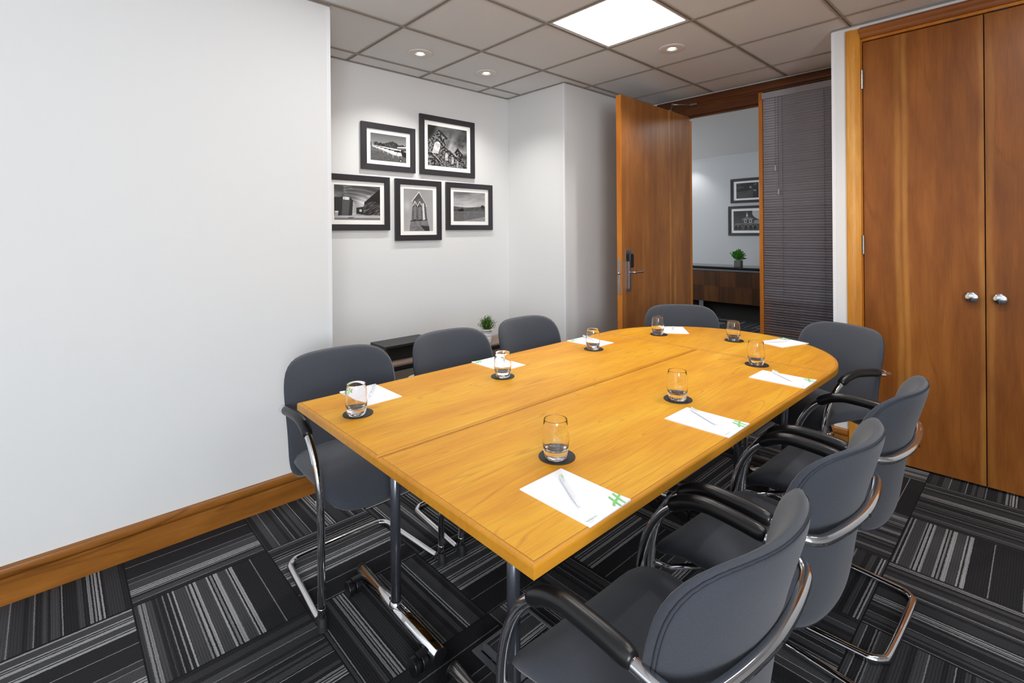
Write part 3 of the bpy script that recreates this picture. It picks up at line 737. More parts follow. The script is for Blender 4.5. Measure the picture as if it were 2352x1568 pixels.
def pic_river():
    I = Img(120, 90, 1.4); X, Y = I.X, I.Y
    n = vnoise(X, Y, 7, 7, 61); I.a[:] = np.clip((n-.45)*1.1, .02, .5)*(1.1-.7*Y)
    m = (Y > .58-.12*X)&(X < .75); I.a[m] = (.12+.16*vnoise(X, Y, 3, 20, 62))[m]; I.disc((.64, .30), .05, .5); I.disc((.60, .60), .09, .22); I.poly([(.76, .5), (.88, .49), (.88, .53), (.78, .55)], .7)
    return I
def pic_hall():
    I = Img(150, 118, 1.27); X, Y = I.X, I.Y
    I.a[:] = .10+.16*Y; m = (X > .7)&(Y < .5)&(np.hypot(X-1.1, Y-.05) < .42); I.a[m] = .72
    I.poly([(.02, .5), (.3, .45), (.3, .95), (.02, .95)], .16+.2*stone(X, Y, 70, .1, .4)); I.poly([(.3, .4), (.74, .38), (.76, .66), (.28, .66)], .22); I.poly([(.3, .42), (.5, .3), (.74, .38), (.72, .43), (.32, .46)], .4)
    I.poly([(.47, .30), (.5, .06), (.55, .28)], .75)
    for cx in (.45, .64): I.poly([(cx-.05, .43), (cx+.04, .43), (cx+.04, .6), (cx-.05, .6)], .8); I.poly([(cx-.03, .46), (cx+.02, .46), (cx+.02, .58), (cx-.03, .58)], .15)
    I.line((.03, .66), (.97, .64), .008, .6)
    for cx in (.1, .24, .46, .64, .80): I.disc((cx, .78), .07, .5); I.disc((cx, .78), .055, .04); I.poly([(cx-.055, .78), (cx+.055, .78), (cx+.055, .96), (cx-.055, .96)], .04)
    I.line((.265, .1), (.265, .98), .007, .06); I.poly([(.76, .5), (.98, .44), (.98, .62), (.76, .66)], .5); m = Y > .95; I.a[m] = .3
    return I
def picture(cx, z0, z1, wd, y, label, pic, ins, group, bw=.043, mw=.035, axis='Y'):
    """frame hung on a wall; local: x across, front towards -y"""
    t = empty('framed_photograph', (cx, y, (z0+z1)/2) if axis == 'Y' else (y, cx, (z0+z1)/2), 0 if axis == 'Y' else -PI/2, label, 'picture', group)
    hw, hh = wd/2, (z1-z0)/2
    bm = bmesh.new()
    o = [(-hw, -hh), (hw, -hh), (hw, hh), (-hw, hh)]; i = [(-hw+bw, -hh+bw), (hw-bw, -hh+bw), (hw-bw, hh-bw), (-hw+bw, hh-bw)]
    V = {}
    for nm, P_, yy in (('of', o, -.022), ('ob', o, -.001), ('if', i, -.020), ('ib', i, -.009)): V[nm] = [bm.verts.new((p[0], yy, p[1])) for p in P_]
    for k in range(4):
        k2 = (k+1) % 4
        for a, b in (('of', 'if'), ('if', 'ib'), ('ib', 'ob'), ('ob', 'of')): bm.faces.new([V[a][k], V[a][k2], V[b][k2], V[b][k]])
    obj('frame', bm, M['frame'], t, bevel=.0012, seg=1)
    a, b = hw-bw-mw, hh-bw-mw
    if ins: a, b = ins
    bm = bmesh.new(); O = [bm.verts.new((p[0], -.0095, p[1])) for p in i]; Iv = [bm.verts.new((sx*a, -.0095, sz*b)) for sx, sz in ((-1, -1), (1, -1), (1, 1), (-1, 1))]
    Ib = [bm.verts.new((sx*a, -.0078, sz*b)) for sx, sz in ((-1, -1), (1, -1), (1, 1), (-1, 1))]
    for k in range(4): bm.faces.new([O[k], O[(k+1) % 4], Iv[(k+1) % 4], Iv[k]]); bm.faces.new([Iv[k], Iv[(k+1) % 4], Ib[(k+1) % 4], Ib[k]])
    obj('mount', bm, M['mount'], t)
    I = pic(); h_, w_ = I.h, I.w
    me = bpy.data.meshes.new('print'); xs = np.linspace(-a, a, w_); zs = np.linspace(b, -b, h_)
    vx, vz = np.meshgrid(xs, zs); co = np.stack([vx, np.full_like(vx, -.0076), vz], -1).reshape(-1, 3)
    idx = np.arange(h_*w_).reshape(h_, w_); f = np.stack([idx[1:, :-1], idx[1:, 1:], idx[:-1, 1:], idx[:-1, :-1]], -1).reshape(-1, 4)
    me.from_pydata(co.tolist(), [], f.tolist())
    at = me.color_attributes.new('tone', 'FLOAT_COLOR', 'POINT'); g = np.clip(I.a, 0, 1).reshape(-1)**1.9*.95+.004
    at.data.foreach_set('color', np.stack([g, g, g*1.01, np.ones_like(g)], -1).reshape(-1).astype(np.float32))
    po = bpy.data.objects.new('print', me); COL.objects.link(po); me.materials.append(M['print']); po.parent = t
    bm = bmesh.new(); bm.faces.new([bm.verts.new((p[0], -.0115, p[1])) for p in i]); obj('glazing', bm, M['pane'], t)
    return t
G1 = 'black framed photographs in the alcove'
YF = YB
s_ = (YF-.02)/3.35
picture(1.8735*s_, 1.818, 2.163, .451*s_, YF, 'black framed photograph of parked light aircraft, upper left on the alcove wall', pic_planes, (.149, .100), G1)
picture(2.417*s_, 1.817, 2.295, .550*s_, YF, 'largest black framed photograph, church towers seen from below against clouds', pic_church, (.197, .163), G1)
picture(1.623*s_, 1.374, 1.769, .502*s_, YF, 'black framed photograph of a street with brick building and swirling sky', pic_street, (.175, .123), G1)
picture(2.1305*s_, 1.294, 1.768, .421*s_, YF, 'upright black framed photograph of a pointed louvred bell tower', pic_spire, (.134, .164), G1)
picture(2.640*s_, 1.374, 1.770, .499*s_, YF, 'black framed photograph of open fields under pale sky', pic_field, (.171, .124), G1)
G2 = 'black framed photographs in the far room'
KF = 1.15
def fardist(o):                    # the far room furniture stands at the far wall
    o.location = (o.location.x*KF, o.location.y*KF, (o.location.z-CAM_H)*KF+CAM_H); o.scale = (KF, KF, KF)
a_ = picture(2.773, 1.733, 2.067, .45, 7.0, 'upper black framed photograph in the far room, dark river scene', pic_river, (.149, .105), G2, .036, .033, 'X')
fardist(a_)
a_ = picture(2.783, 1.282, 1.690, .50, 7.0, 'lower black framed photograph in the far room, domed market hall with arches', pic_hall, (.180, .135), G2, .036, .033, 'X')

fardist(a_)

# ================================================================== ALCOVE CONSOLE, PLANTS, FAR SIDEBOARD
cn = empty('console_cabinet', (2.3, 3.22, 0), 0, 'low console cabinet with grey oak top under the alcove pictures', 'cabinet')
def cc(name, x0, x1, y0, y1, z0, z1, m, parent=None, bevel=0., o=cn):
    bm = bmesh.new(); bm_box(bm, x0-o.location.x, x1-o.location.x, y0-o.location.y, y1-o.location.y, z0, z1); return obj(name, bm, m, parent or o, bevel=bevel)
cc('body', 1.45, 3.085, 3.10, 3.345, .0, .402, M['shelf'])
cc('top', 1.44, 3.090, 3.085, 3.346, .424, .437, M['oak'])
cc('top_edge', 1.44, 3.090, 3.083, 3.346, .402, .4238, M['shelfin'])
for k in range(3): cc('door', 1.455+.545*k, 1.995+.545*k, 3.088, 3.0995, .02, .388, M['greige'], bevel=.001)
hx = empty('shelf_box', (1.92, 3.25, .4375), 0, 'black open-fronted box unit standing on the console top', 'shelf box')
def hb(name, x0, x1, y0, y1, z0, z1, m): 
    bm = bmesh.new(); bm_box(bm, x0-1.92, x1-1.92, y0-3.25, y1-3.25, z0-.4375, z1-.4375); return obj(name, bm, m, hx)
hb('top_board', 1.715, 2.125, 3.145, 3.365, .541, .556, M['shelf']); hb('side_board', 1.715, 1.729, 3.145, 3.365, .4375, .541, M['shelf']); hb('side_board', 2.111, 2.125, 3.145, 3.365, .4375, .541, M['shelf'])
hb('back_board', 1.729, 2.111, 3.352, 3.365, .4375, .541, M['shelfin']); hb('inner_tray', 1.73, 2.11, 3.19, 3.35, .4376, .535, M['shelfin'])

def foliage(bm, n, R, H, leafL, leafW, seed, droop=.2, z0=0.):
    rs = random.Random(seed)
    for s in range(n):
        a = rs.uniform(0, 2*PI); tilt = abs(rs.gauss(0, .42)); tilt = min(tilt, 1.15)
        L = H*rs.uniform(.6, 1.05); r0 = R*.5*rs.random()
        base = Vector((r0*math.cos(a), r0*math.sin(a), z0)); d = Vector((math.cos(a)*math.sin(tilt), math.sin(a)*math.sin(tilt), math.cos(tilt)))
        pts = [base+d*L*t+Vector((0, 0, -droop*L*t*t*math.sin(tilt))) for t in (0, .33, .66, 1)]
        bm_tube(bm, pts, .0006, 4, caps=False)
        for k in range(9):
            t = .2+.8*k/8; i = min(int(t*3), 2); p = pts[i].lerp(pts[i+1], t*3-i)
            b = rs.uniform(0, 2*PI); ld = (d*.9+Vector((math.cos(b), math.sin(b), rs.uniform(-.1, .5)))*.9).normalized()
            sd = ld.cross(Vector((rs.random(), rs.random(), 1))).normalized(); l = leafL*rs.uniform(.7, 1.2); wv = leafW
            v = [bm.verts.new(q) for q in (p, p+ld*l*.45+sd*wv, p+ld*l, p+ld*l*.45-sd*wv)]
            bm.faces.new(v)
pl_ = empty('potted_plant', (2.655, 3.165, .4372), 0, 'small bushy green plant in ribbed white pot on the alcove console', 'plant')
prof = [(0, .0), (.032, 0), (.034, .003)]
for k in range(4): z = .010+.009*k; prof += [(.0345+.12*z, z), (.0362+.12*z, z+.002), (.0345+.12*z, z+.004)]
prof += [(.0405, .055)]
for k in range(2): z = .060+.007*k; prof += [(.0345+.10*z, z), (.0362+.10*z, z+.0015), (.0345+.10*z, z+.003)]
prof += [(.0425, .08), (.0435, .104), (.0465, .106), (.0465, .116), (.044, .116), (.043, .104), (0, .104)]
bm = bmesh.new(); bm_lathe(bm, prof, 40); po_ = obj('pot', bm, M['pot'], pl_, smooth=True)
bm = bmesh.new(); bm_lathe(bm, [(0, .1045), (.0425, .1045), (.0425, .108), (0, .1085)], 24); obj('soil', bm, M['soil'], pl_)
bm = bmesh.new(); foliage(bm, 120, .045, .105, .022, .0022, 3, .25, .106); obj('foliage', bm, M['leaf'], pl_)

sb = empty('sideboard', (6.78, 2.6, 0), 0, 'dark chequered veneer sideboard with black stone top in the far room', 'sideboard')
def sd_(name, x0, x1, y0, y1, z0, z1, m, parent=None, bevel=0.): return cc(name, x0, x1, y0, y1, z0, z1, m, parent, bevel, sb)
SY0, SY1 = 1.25, 4.25
sd_('top', 6.52, 6.995, SY0, SY1, .862, .875, M['side'])
sd_('recess', 6.62, 6.99, SY0+.03, SY1-.03, .838, .862, M['shelfin'])
sd_('top_rail', 6.54, 6.99, SY0, SY1, .815, .838, M['floorbox'])
sd_('body', 6.572, 6.99, SY0+.01, SY1-.01, .40, .815, M['gap'])
def chequer():
    m = wood('chequered_dark_veneer', (58, 33, 14), (80, 47, 20), (100, 62, 28), 'Z', .35, 8, 50, .2); N = NT(m)
    ck = N.t.nodes.new('ShaderNodeTexChecker'); ck.inputs['Scale'].default_value = 1.; tc = N.t.nodes.new('ShaderNodeTexCoord'); mp = N.t.nodes.new('ShaderNodeMapping')
    mp.inputs['Scale'].default_value = (.01, 1/.2125, 1/.208); mp.inputs['Location'].default_value = (.3, .25, .06); N.link(tc.outputs['Object'], mp.inputs[0]); N.link(mp.outputs[0], ck.inputs['Vector'])
    ck.inputs['Color1'].default_value = (.80, .80, .78, 1); ck.inputs['Color2'].default_value = (1.2, 1.18, 1.12, 1)
    src = N.p.inputs['Base Color'].links[0].from_socket
    N.link(N.mix(1., src, ck.outputs[0], 'MULTIPLY'), N.p.inputs['Base Color']); return m
M['darkwood'] = chequer()
for k in range(7):
    y0 = 1.2755+.4240*k; 
    if y0+.42 > SY1: break
    sd_('door', 6.55, 6.571, y0+.0015, y0+.4225, .398, .812, M['darkwood'])
sd_('plinth', 6.70, 6.95, SY0+.1, SY1-.1, .177, .40, M['gap'])
for yy in (1.4, 2.3, 3.22, 4.1): sd_('leg', 6.60, 6.66, yy, yy+.06, .177, .40, M['steel'])
p2 = empty('potted_plant', (6.64, 2.755, .8755), 0, 'small bright green plant in square grey pot on the far sideboard', 'plant')
bm = bmesh.new(); bm_box(bm, -.042, .042, -.042, .042, 0, .085); obj('pot', bm, M['concrete'], p2, bevel=.003)
bm = bmesh.new(); foliage(bm, 80, .05, .125, .045, .008, 9, .35, .08); obj('foliage', bm, M['leaf2'], p2)

fardist(sb); fardist(p2)
# floor box
fb = empty('floor_box', (1.12, 1.16, 0), 0, 'grey floor socket box with raised frame lid beneath the table', 'floor box')
bm = bmesh.new()
for (x0, x1, y0, y1) in ((-.13, .13, .088, .108), (-.13, .13, -.108, -.088), (-.13, -.11, -.088, .088), (.11, .13, -.088, .088)): bm_box(bm, x0, x1, y0, y1, .0005, .006)
obj('frame', bm, M['floorbox'], fb, bevel=.001)
bm = bmesh.new()
for (x0, x1, y0, y1) in ((-.105, .105, .075, .084), (-.105, .105, -.084, -.075), (-.105, -.096, -.075, .075), (.096, .105, -.075, .075)): bm_box(bm, x0, x1, y0, y1, .006, .03)
obj('lid_frame', bm, M['floorbox'], fb, bevel=.001)
bm = bmesh.new(); bm_box(bm, -.096, .096, -.075, .075, .022, .027); obj('lid', bm, M['carpet'], fb)

# ================================================================== TABLES
TZ = .740; TX, TY, TA = .6457, .6413, -.0078
LT, WT = 1.7985, .6045
def tabletop(outline, parent, name_lip_inset=.0105):
    """top slab with rounded lipping and a fine groove"""
    def inset(pts, d):
        out = []; n = len(pts)
        for i in range(n):
            a, b, c = Vector(pts[i-1]), Vector(pts[i]), Vector(pts[(i+1) % n])
            e1 = (b-a).normalized(); e2 = (c-b).normalized(); n1 = Vector((-e1.y, e1.x)); n2 = Vector((-e2.y, e2.x))
            k = (n1+n2); k = k/max(k.length_squared, 1e-9)*2
            out.append(tuple(b+k*d))
        return out
    T = .027
    rings = [(0.0005, TZ-T), (0, TZ-T+.001), (0, TZ-.006), (.0012, TZ-.0028), (.0035, TZ-.0008), (.007, TZ), (name_lip_inset-.0006, TZ)]
    bm = bmesh.new(); R = []
    for d, z in rings: R.append([bm.verts.new((p[0], p[1], z)) for p in inset(outline, d)])
    n = len(outline)
    for a, b in zip(R[:-1], R[1:]):
        for k in range(n): bm.faces.new([a[k], a[(k+1) % n], b[(k+1) % n], b[k]])
    bm.faces.new(R[0][::-1])
    lip = obj('lipping', bm, M['lip'], parent, smooth=False)
    bm = bmesh.new(); A = [bm.verts.new((p[0], p[1], TZ-.0004)) for p in inset(outline, name_lip_inset-.0007)]; bm.faces.new(A); obj('edge_groove', bm, M['lipline'], lip)
    bm = bmesh.new(); A = inset(outline, name_lip_inset+.0005); bm_prism(bm, A, 'Z', TZ-.01, TZ+.0001); obj('tabletop', bm, M['table'], parent)
def tleg(parent, lx, wy, bar0, bar1, caster=True):
    """post with a floor bar across the table"""
    zb = .046
    bm = bmesh.new(); bm_tube(bm, [(lx, wy, zb+.012), (lx, wy, TZ-.034)], .0175, 24)
    p = obj('post', bm, M['post'], parent, smooth=True)
    bm = bmesh.new(); bm_lathe(bm, [(.024, -.004), (.0215, .006), (.0178, .010)], 24, (lx, wy, zb+.018)); obj('weld_collar', bm, M['chrome'], p, smooth=True)
    bm = bmesh.new(); bm_tube(bm, [(lx, bar0, zb), (lx, bar1, zb)], .0235, 24); b = obj('foot_bar', bm, M['chrome'], parent, smooth=False)
    for f in b.data.polygons: f.use_smooth = len(f.vertices) == 4
    for y in (bar0, bar1):
        s = 1 if y == bar1 else -1
        bm = bmesh.new(); bm_tube(bm, [(lx, y, zb), (lx, y+s*.004, zb)], .0238, 24); obj('end_cap', bm, M['black'], b)
        if caster:
            yy = y-s*.040; cx = lx-.052
            c_ = bmesh.new()
            for xo in (-.014, .014): bm_tube(c_, [(cx+xo-.009, yy, .0265), (cx+xo+.009, yy, .0265)], .0260, 24)
            bm_tube(c_, [(cx-.004, yy, .0265), (cx+.004, yy, .0265)], .018, 12)
            bm_box(c_, cx-.004, lx-.012, yy-.010, yy+.010, .046, .058)
            cs = obj('castor', c_, M['black'], b, bevel=.002)
def rect_table(y0, label):
    t = empty('folding_table', (TX, TY, 0), TA, label, 'table', 'cherry laminate meeting tables')
    x1 = LT; tabletop([(0, y0), (x1, y0), (x1, y0+WT), (0, y0+WT)], t)
    m_ = y0+WT/2
    for lx in (.225, LT-.225): tleg(t, lx, m_, m_-.268, m_+.268)
    bm = bmesh.new(); bm_box(bm, .22, LT-.22, m_-.02, m_+.02, TZ-.052, TZ-.0275); obj('under_rail', bm, M['black'], t)
    return t
rect_table(0, 'long cherry laminate table on the side of the three near armchairs')
rect_table(WT+.003, 'long cherry laminate table along the picture wall side, with chairs backing the alcove')
t = empty('half_round_table', (TX, TY, 0), TA, 'half round cherry laminate table closing the far end by the door', 'table', 'cherry laminate meeting tables')
x0 = LT+.003; cyy = WT+.0015; R_ = .6055
o_ = [(x0, cyy-R_), (x0+.035, cyy-R_)] + [(x0+.035+R_*math.cos(a), cyy+R_*math.sin(a)) for a in np.linspace(-PI/2, PI/2, 49)[1:-1]] + [(x0+.035, cyy+R_), (x0, cyy+R_)]
tabletop(o_, t)
tleg(t, x0+.165, cyy-.365, cyy-.44, cyy-.29, False); tleg(t, x0+.15, cyy+.27, cyy+.20, cyy+.35, False)
bm = bmesh.new(); bm_box(bm, x0+.13, x0+.19, cyy-.42, cyy+.42, TZ-.045, TZ-.0275); obj('under_rail', bm, M['black'], t)

# ================================================================== CHAIRS
def make_chair():
    t = empty('meeting_armchair', (0, 0, 0), 0, 'x', 'chair', 'slate fabric armchairs round the table')
    # --- tube frame
    def side(s):
        up = [(.248, -.120, .659), (.249, -.05, .667), (.250, .02, .668), (.250, .075, .653), (.250, .127, .616), (.249, .168, .560), (.248, .195, .492), (.247, .208, .415), (.247, .212, .300), (.247, .212, .180), (.247, .212, .075)]
        return [(s*x, y, z) for x, y, z in up]
    rt = side(1); 
    rear = [(.248, -.120, .659), (.247, -.165, .653), (.240, -.198, .648), (.220, -.218, .645), (.185, -.230, .643), (.100, -.243, .641), (0, -.249, .640)]
    full = [(-x, y, z) for x, y, z in [(.0, 0, 0)]][:0]
    ring = list(reversed(side(1)))[:-1] + rear + [(-x, y, z) for x, y, z in reversed(rear[:-1])] + side(-1)[1:]
    path = catmull(ring, 6)
    tube('arm_loop', path, .0127, M['chrome'], t, 16)
    fl = [(.247, .212, .075), (.247, .206, .040), (.246, .188, .020), (.244, .155, .0135), (.232, .0, .0130), (.222, -.14, .0130), (.216, -.180, .0130), (.195, -.203, .0130), (.165, -.210, .0130), (0, -.212, .0130)]
    path = catmull(fl + [(-x, y, z) for x, y, z in reversed(fl[:-1])], 6)
    tube('floor_loop', path, .0126, M['chrome'], t, 16)
    # seat rails
    for s in (-1, 1):
        tube('seat_bracket', [(s*.247, .208, .400), (s*.235, .150, .404), (s*.16, .080, .412)], .008, M['chrome'], t, 10)
        bm = bmesh.new(); bm_tube(bm, [(s*.247, .217, .0005), (s*.247, .216, .018), (s*.247, .213, .040)], .0165, 16, radii=[.0180, .0172, .0146]); obj('rubber_foot', bm, M['rubber'], t, smooth=False)
        # armrest pad
        pp = catmull([(.2485, -.130, .6625), (.249, -.08, .669), (.250, -.02, .6725), (.250, .025, .6715), (.250, .072, .658), (.250, .112, .633)], 6)
        pp = [(s*p[0], p[1], p[2]) for p in pp]; n = len(pp); rad = []
        for i in range(n):
            e = min(i, n-1-i); rad.append(.0188*min(1., .74+.11*e) if e < 3 else .0188)
        tube('armrest_pad', pp, .02, M['pad'], t, 18, radii=rad)
    # --- seat
    bm = bmesh.new(); nu, nv = 28, 22; NX = []
    def seat_pt(a, b, top):
        # a across, b back(-1)..front(1)
        hw = .232 + .004*b; n_ = 6.
        r = (abs(a)**n_+abs(b)**n_)**(1/n_); ed = max(0., 1-r**6)**.5
        x = a*hw; y = .036 + b*.208
        zm = .456 + .004*b*b - .086*(max(0., b-.2)/.8)**2.2*(1-.4*a**4)
        return (x, y, zm + (.032*ed if top else -.034*ed))
    def disc_surface(bm, fn, nr=14, na=64, n_=6.):
        for top in (True, False):
            rings = []
            for i in range(nr+1):
                rho = (i/nr)**.72 if i < nr else 1.
                row = []
                for k in range(na):
                    f = 2*PI*k/na; c, s = math.cos(f), math.sin(f); q = (abs(c)**n_+abs(s)**n_)**(-1/n_); row.append((rho*c*q, rho*s*q))
                rings.append(row)
            vs = [[bm.verts.new(fn(a, b, top)) for a, b in row] if i else [bm.verts.new(fn(0, 0, top))] for i, row in enumerate(rings)]
            for i in range(nr):
                A, B = vs[i], vs[i+1]
                for k in range(na):
                    k2 = (k+1) % na
                    if len(A) == 1: bm.faces.new([A[0], B[k], B[k2]])
                    else: bm.faces.new([A[k], A[k2], B[k2], B[k]])
        bmesh.ops.remove_doubles(bm, verts=bm.verts[:], dist=.0004)
    disc_surface(bm, seat_pt); obj('seat', bm, M['fabric'], t, smooth=True)
    # --- backrest
    ZB, ZT = .362, .842; zc, hh = (ZB+ZT)/2, (ZT-ZB)/2
    def back_pt(a, b, front, off=0.):
        n_ = 4.9; r = min(1., (abs(a)**n_+abs(b)**n_)**(1/n_)); ed = max(0., 1-r**4.5)**.5
        lo = max(0., -b); a = a*(1+.12*lo*lo*min(1, abs(a)/.75)**3)
        hw = .242 + .012*b - .008*b*b
        x = a*hw; z = zc + b*hh
        yc_ = -.200 - .042*b - (.034 if b > 0 else .018)*b*b + .070*(abs(a)**2.1)*(.95+.25*b) + .006*max(0., -b)
        th = .034*ed
        return (x, yc_ + (th*.8 if front else -(th*.85+off)), z)
    bm = bmesh.new(); disc_surface(bm, back_pt, 16, 80, 4.9); bk = obj('backrest', bm, M['fabric'], t, smooth=True)
    for rho in (.955, .972):
        bm = bmesh.new(); pts = []
        for k in range(90):
            f = 2*PI*k/90; c, s = math.cos(f), math.sin(f); q = (abs(c)**4.9+abs(s)**4.9)**(-1/4.9); pts.append(back_pt(rho*c*q, rho*s*q, False, .0002))
        bm_tube(bm, pts, .0011, 5, closed=True); obj('seam', bm, M['seam'], bk, smooth=True)
    # bracket between bar and backrest
    bm = bmesh.new(); bm_box(bm, -.03, .03, -.243, -.205, .622, .650); obj('back_bracket', bm, M['black'], t, bevel=.008, seg=3)
    bm = bmesh.new(); bm_tube(bm, [(0, -.2635, .640), (0, -.258, .640)], .004, 10); obj('screw', bm, M['black'], t)
    # strap under the seat linking seat and back
    bm = bmesh.new(); bm_box(bm, -.12, .12, -.13, .10, .408, .430); obj('seat_plate', bm, M['black'], t)
    bm = bmesh.new(); bm_tube(bm, [(-.16, .080, .412), (.16, .080, .412)], .008, 10); obj('cross_bar', bm, M['chrome'], t, smooth=True)
    return t
chair = make_chair()
spots = [  # x, y, direction the sitter faces (degrees from +Y, counter-clockwise), label
 (.935, .572, -2.5, 'nearest slate armchair, its back to the camera at the lower right'),
 (1.505, .562, -3, 'slate armchair in the middle of the three on the cupboard side'),
 (2.095, .547, -2, 'slate armchair farthest of the three on the cupboard side, by the cupboard doors'),
 (.922, 1.905, 180, 'slate armchair at the near left table corner before the long white wall'),
 (1.508, 1.893, 180, 'slate armchair between the near corner chair and the plant, its back to the alcove'),
 (2.062, 1.893, 180, 'slate armchair to the right of the white potted plant, its back to the alcove'),
 (2.998, 1.566, 132, 'slate armchair at the round table end in front of the open door'),
 (2.908, .826, 63, 'slate armchair at the round table end in front of the white pillar and cupboard'),
]
for i, (x, y, a, L) in enumerate(spots):
    if i == 0: chair.location = (x, y, 0); chair.rotation_euler = (0, 0, math.radians(a)); chair['label'] = L
    else: dup(chair, (x, y, 0), math.radians(a), L)

# ================================================================== TABLEWARE
TT = TZ+.0001
def make_glass():
    prof_o = [(0, 0), (.0275, 0), (.0295, .002), (.0312, .008), (.0340, .022), (.0358, .038), (.0364, .052), (.0356, .068), (.0334, .088), (.0318, .1025), (.0314, .1035)]
    prof_i = [(.0306, .1035), (.0305, .102), (.0322, .088), (.0343, .068), (.0350, .052), (.0343, .036), (.0322, .027), (.0275, .0225), (.017, .0208), (0, .0204)]
    bm = bmesh.new(); bm_lathe(bm, prof_o+prof_i, 48); o = obj('drinking_glass', bm, M['glass'], None, smooth=True)
    return tag(o, 'x', 'glass', 'clear tumblers on black coasters')
def make_coaster():
    bm = bmesh.new(); bm_lathe(bm, [(0, 0), (.0495, 0), (.0500, .0008), (.0500, .0022), (.0492, .003), (0, .003)], 56); o = obj('coaster', bm, M['coaster'], None)
    return tag(o, 'x', 'coaster', 'round black coasters')
def stroke(bm, pts, wd, z):
    P = [Vector(p) for p in catmull([(a, b, 0) for a, b in pts], 6)]; A = []; B = []
    for i, p in enumerate(P):
        t_ = (P[min(i+1, len(P)-1)]-P[max(i-1, 0)]).normalized(); n = Vector((-t_.y, t_.x, 0))*wd/2
        A.append(bm.verts.new((p.x+n.x, p.y+n.y, z))); B.append(bm.verts.new((p.x-n.x, p.y-n.y, z)))
    for i in range(len(P)-1): bm.faces.new([A[i], A[i+1], B[i+1], B[i]])
def text_mesh(body, size, loc, m, parent, name='printed_lettering'):
    cu_ = bpy.data.curves.new(name, 'FONT'); cu_.body = body; cu_.size = size; cu_.align_x = 'LEFT'; cu_.shear = .15
    tmp = bpy.data.objects.new('tmp_text', cu_); COL.objects.link(tmp); bpy.context.view_layer.update()
    me = bpy.data.meshes.new_from_object(tmp); bpy.data.objects.remove(tmp)
    o = bpy.data.objects.new(name, me); COL.objects.link(o); me.materials.clear(); me.materials.append(m); o.location = loc; o.parent = parent
    return o
def make_pad():
    t = empty('notepad', (0, 0, 0), 0, 'x', 'notepad', 'white notepads on the table')
    W_, H_ = .148, .210; z = .0028
    bm = bmesh.new()
    nx, ny = 8, 10; V = {}
    for j in range(ny+1):
        for i in range(nx+1):
            x = -W_/2+W_*i/nx; y = -H_/2+H_*j/ny
            c = max(0., (x/W_+.5)-.72)/.28*max(0., .16-(y/H_+.5))/.16
            V[i, j] = bm.verts.new((x, y, z+.0035*c*c*0+.002*c))
    for j in range(ny):
        for i in range(nx): bm.faces.new([V[i, j], V[i+1, j], V[i+1, j+1], V[i, j+1]])
    bo = [bm.verts.new((sx*W_/2, sy*H_/2, 0)) for sx, sy in ((-1, -1), (1, -1), (1, 1), (-1, 1))]
    e1 = [V[i, 0] for i in range(nx+1)]; bm.faces.new(e1+[bo[1], bo[0]]); e = [V[nx, j] for j in range(ny+1)]; bm.faces.new(e+[bo[2], bo[1]])
    e = [V[i, ny] for i in range(nx, -1, -1)]; bm.faces.new(e+[bo[3], bo[2]]); e = [V[0, j] for j in range(ny, -1, -1)]; bm.faces.new(e+[bo[0], bo[3]]); bm.faces.new(bo[::-1])
    obj('paper_block', bm, M['paper'], t)
    bm = bmesh.new(); zz = z+.0012
    stroke(bm, [(.0365, -.1045), (.0385, -.096), (.0415, -.0860), (.0445, -.074), (.0475, -.0635)], .0052, zz)
    stroke(bm, [(.0530, -.1045), (.0550, -.095), (.0585, -.0830), (.0620, -.072), (.0662, -.0605)], .0052, zz)
    stroke(bm, [(.0255, -.0940), (.0330, -.0885), (.0420, -.0855), (.0590, -.0800), (.0735, -.0750)], .0060, zz+.0002)
    obj('green_letter_mark', bm, M['green'], t)
    text_mesh('Holiday Inn', .0075, (-.068, -.0925, zz), M['ink'], t)
    bm = bmesh.new(); stroke(bm, [(-.066, -.0975), (-.059, -.0975), (-.052, -.0975)], .0005, zz); obj('printed_rule', bm, M['ink'], t)
    bm = bmesh.new()
    return t
def make_pen():
    t = empty('ballpoint_pen', (0, 0, 0), 0, 'x', 'pen', 'white ballpoint pens on the notepads')
    r = .0047
    def rod(prof, name, m, parent=t, smooth=True):
        bm = bmesh.new(); bm_lathe(bm, prof, 16); bmesh.ops.rotate(bm, cent=(0, 0, 0), matrix=Matrix.Rotation(PI/2, 3, 'X'), verts=bm.verts[:])
        bmesh.ops.translate(bm, vec=(0, .0, r+.0004), verts=bm.verts[:]); return obj(name, bm, m, parent, smooth=smooth)
    rod([(0, .070), (.0009, .0695), (.0013, .067), (.0030, .060), (.0044, .045), (r, .03), (r, -.045), (.0049, -.058), (.0045, -.066), (.0035, -.0705), (0, -.072)], 'barrel', M['pen'])
    rod([(0, .0725), (.0007, .072), (.0009, .069), (0, .069)], 'tip', M['steel'])
    bm = bmesh.new(); bm_box(bm, -.0022, .0022, .030, .068, .0112, .0126); bm_box(bm, -.0022, .0022, .062, .068, .0085, .0115); obj('clip', bm, M['pen'], t, bevel=.0005)
    bm = bmesh.new(); bm_box(bm, -.0014, .0014, .046, .062, .0127, .0129); obj('green_print', bm, M['green'], t)
    return t
g0, c0, p0, n0 = make_glass(), make_coaster(), make_pad(), make_pen()
where = ['by the near left corner chair', 'by the middle alcove chair', 'by the third alcove chair',
         'in front of the chair by the open door', 'in front of the chair by the white pillar', 'by the farthest cupboard side chair',
         'by the middle cupboard side chair', 'nearest the camera']
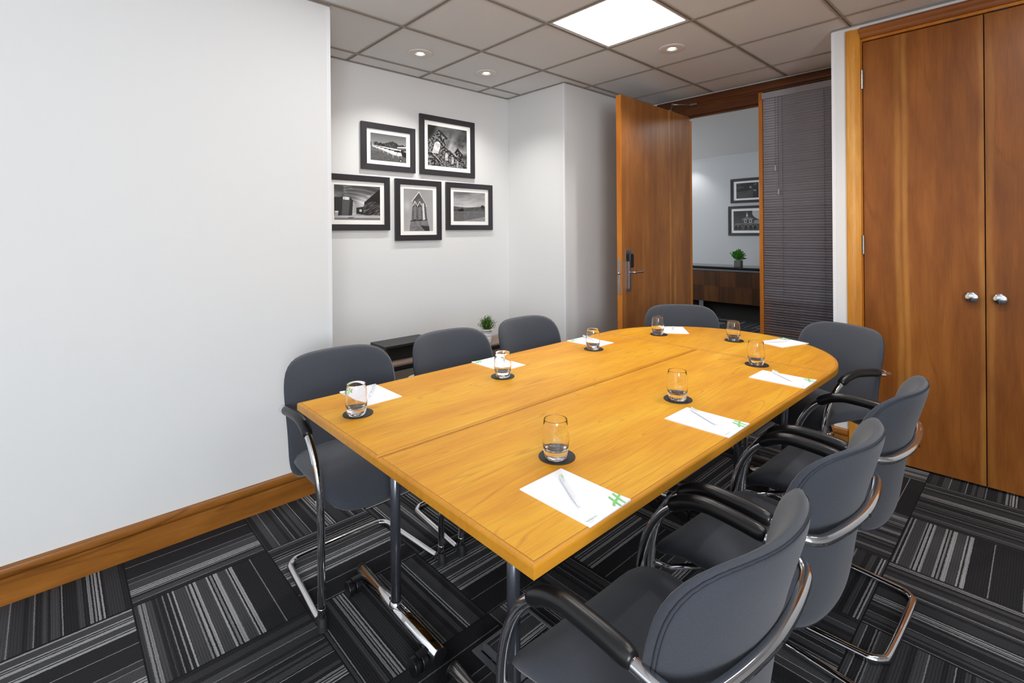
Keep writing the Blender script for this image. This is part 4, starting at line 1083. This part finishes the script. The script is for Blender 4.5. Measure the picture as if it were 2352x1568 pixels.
cps = [(.764, 1.593), (1.406, 1.573), (2.072, 1.606), (2.637, 1.562), (2.782, 1.181), (2.354, .898), (1.669, .913), (1.008, .909)]
gps = [(.755, 1.586), (1.399, 1.565), (2.062, 1.603), (2.634, 1.566), (2.785, 1.186), (2.352, .900), (1.662, .911), (.999, .905)]
pads = [(.888, 1.7475, 180), (1.525, 1.737, 180), (2.190, 1.722, 180), (2.815, 1.567, 128), (2.910, .972, 72), (2.199, .738, 0), (1.5365, .7425, 0), (.888, .7485, 0)]
pens = [((.905, 1.768), (.035, -.98)), ((1.592, 1.794), 0), ((2.228, 1.757), 0), ((2.834, 1.576), 0), ((2.888, 1.008), 0), ((2.2205, .746), 0), ((1.5545, .7605), 0), ((.8855, .760), 0)]
# pen ends: (tip) and (clip end)
pe = [((.956, 1.835), (.875, 1.72)), ((1.641, 1.833), (1.555, 1.722)), ((2.205, 1.70), (2.262, 1.83)), ((2.894, 1.610), (2.774, 1.552)), ((2.955, .960), (2.832, 1.041)),
      ((2.172, .689), (2.269, .803)), ((1.519, .700), (1.590, .821)), ((.848, .698), (.923, .822))]
for i in range(8):
    L = where[i]
    a = c0 if i == 0 else c0.copy(); b = g0 if i == 0 else g0.copy()
    if i: COL.objects.link(a); COL.objects.link(b)
    a.location = (*cps[i], TT); a['label'] = 'round black coaster under a tumbler ' + L
    b.location = (*gps[i], TT+.0031); b['label'] = 'clear empty tumbler on black coaster ' + L; b.rotation_euler = (0, 0, i*.7)
    x, y, r = pads[i]
    q = p0 if i == 0 else dup(p0, (0, 0, 0))
    q.location = (x, y, TT); q.rotation_euler = (0, 0, math.radians(r)); q['label'] = 'white notepad with green mark ' + L
    (tx_, ty_), (bx_, by_) = pe[i]
    q = n0 if i == 0 else dup(n0, (0, 0, 0))
    ang = math.atan2(by_-ty_, bx_-tx_) - PI/2
    q.location = ((tx_+bx_)/2, (ty_+by_)/2, TT+.0030); q.rotation_euler = (0, 0, ang); q['label'] = 'white ballpoint pen on the notepad ' + L
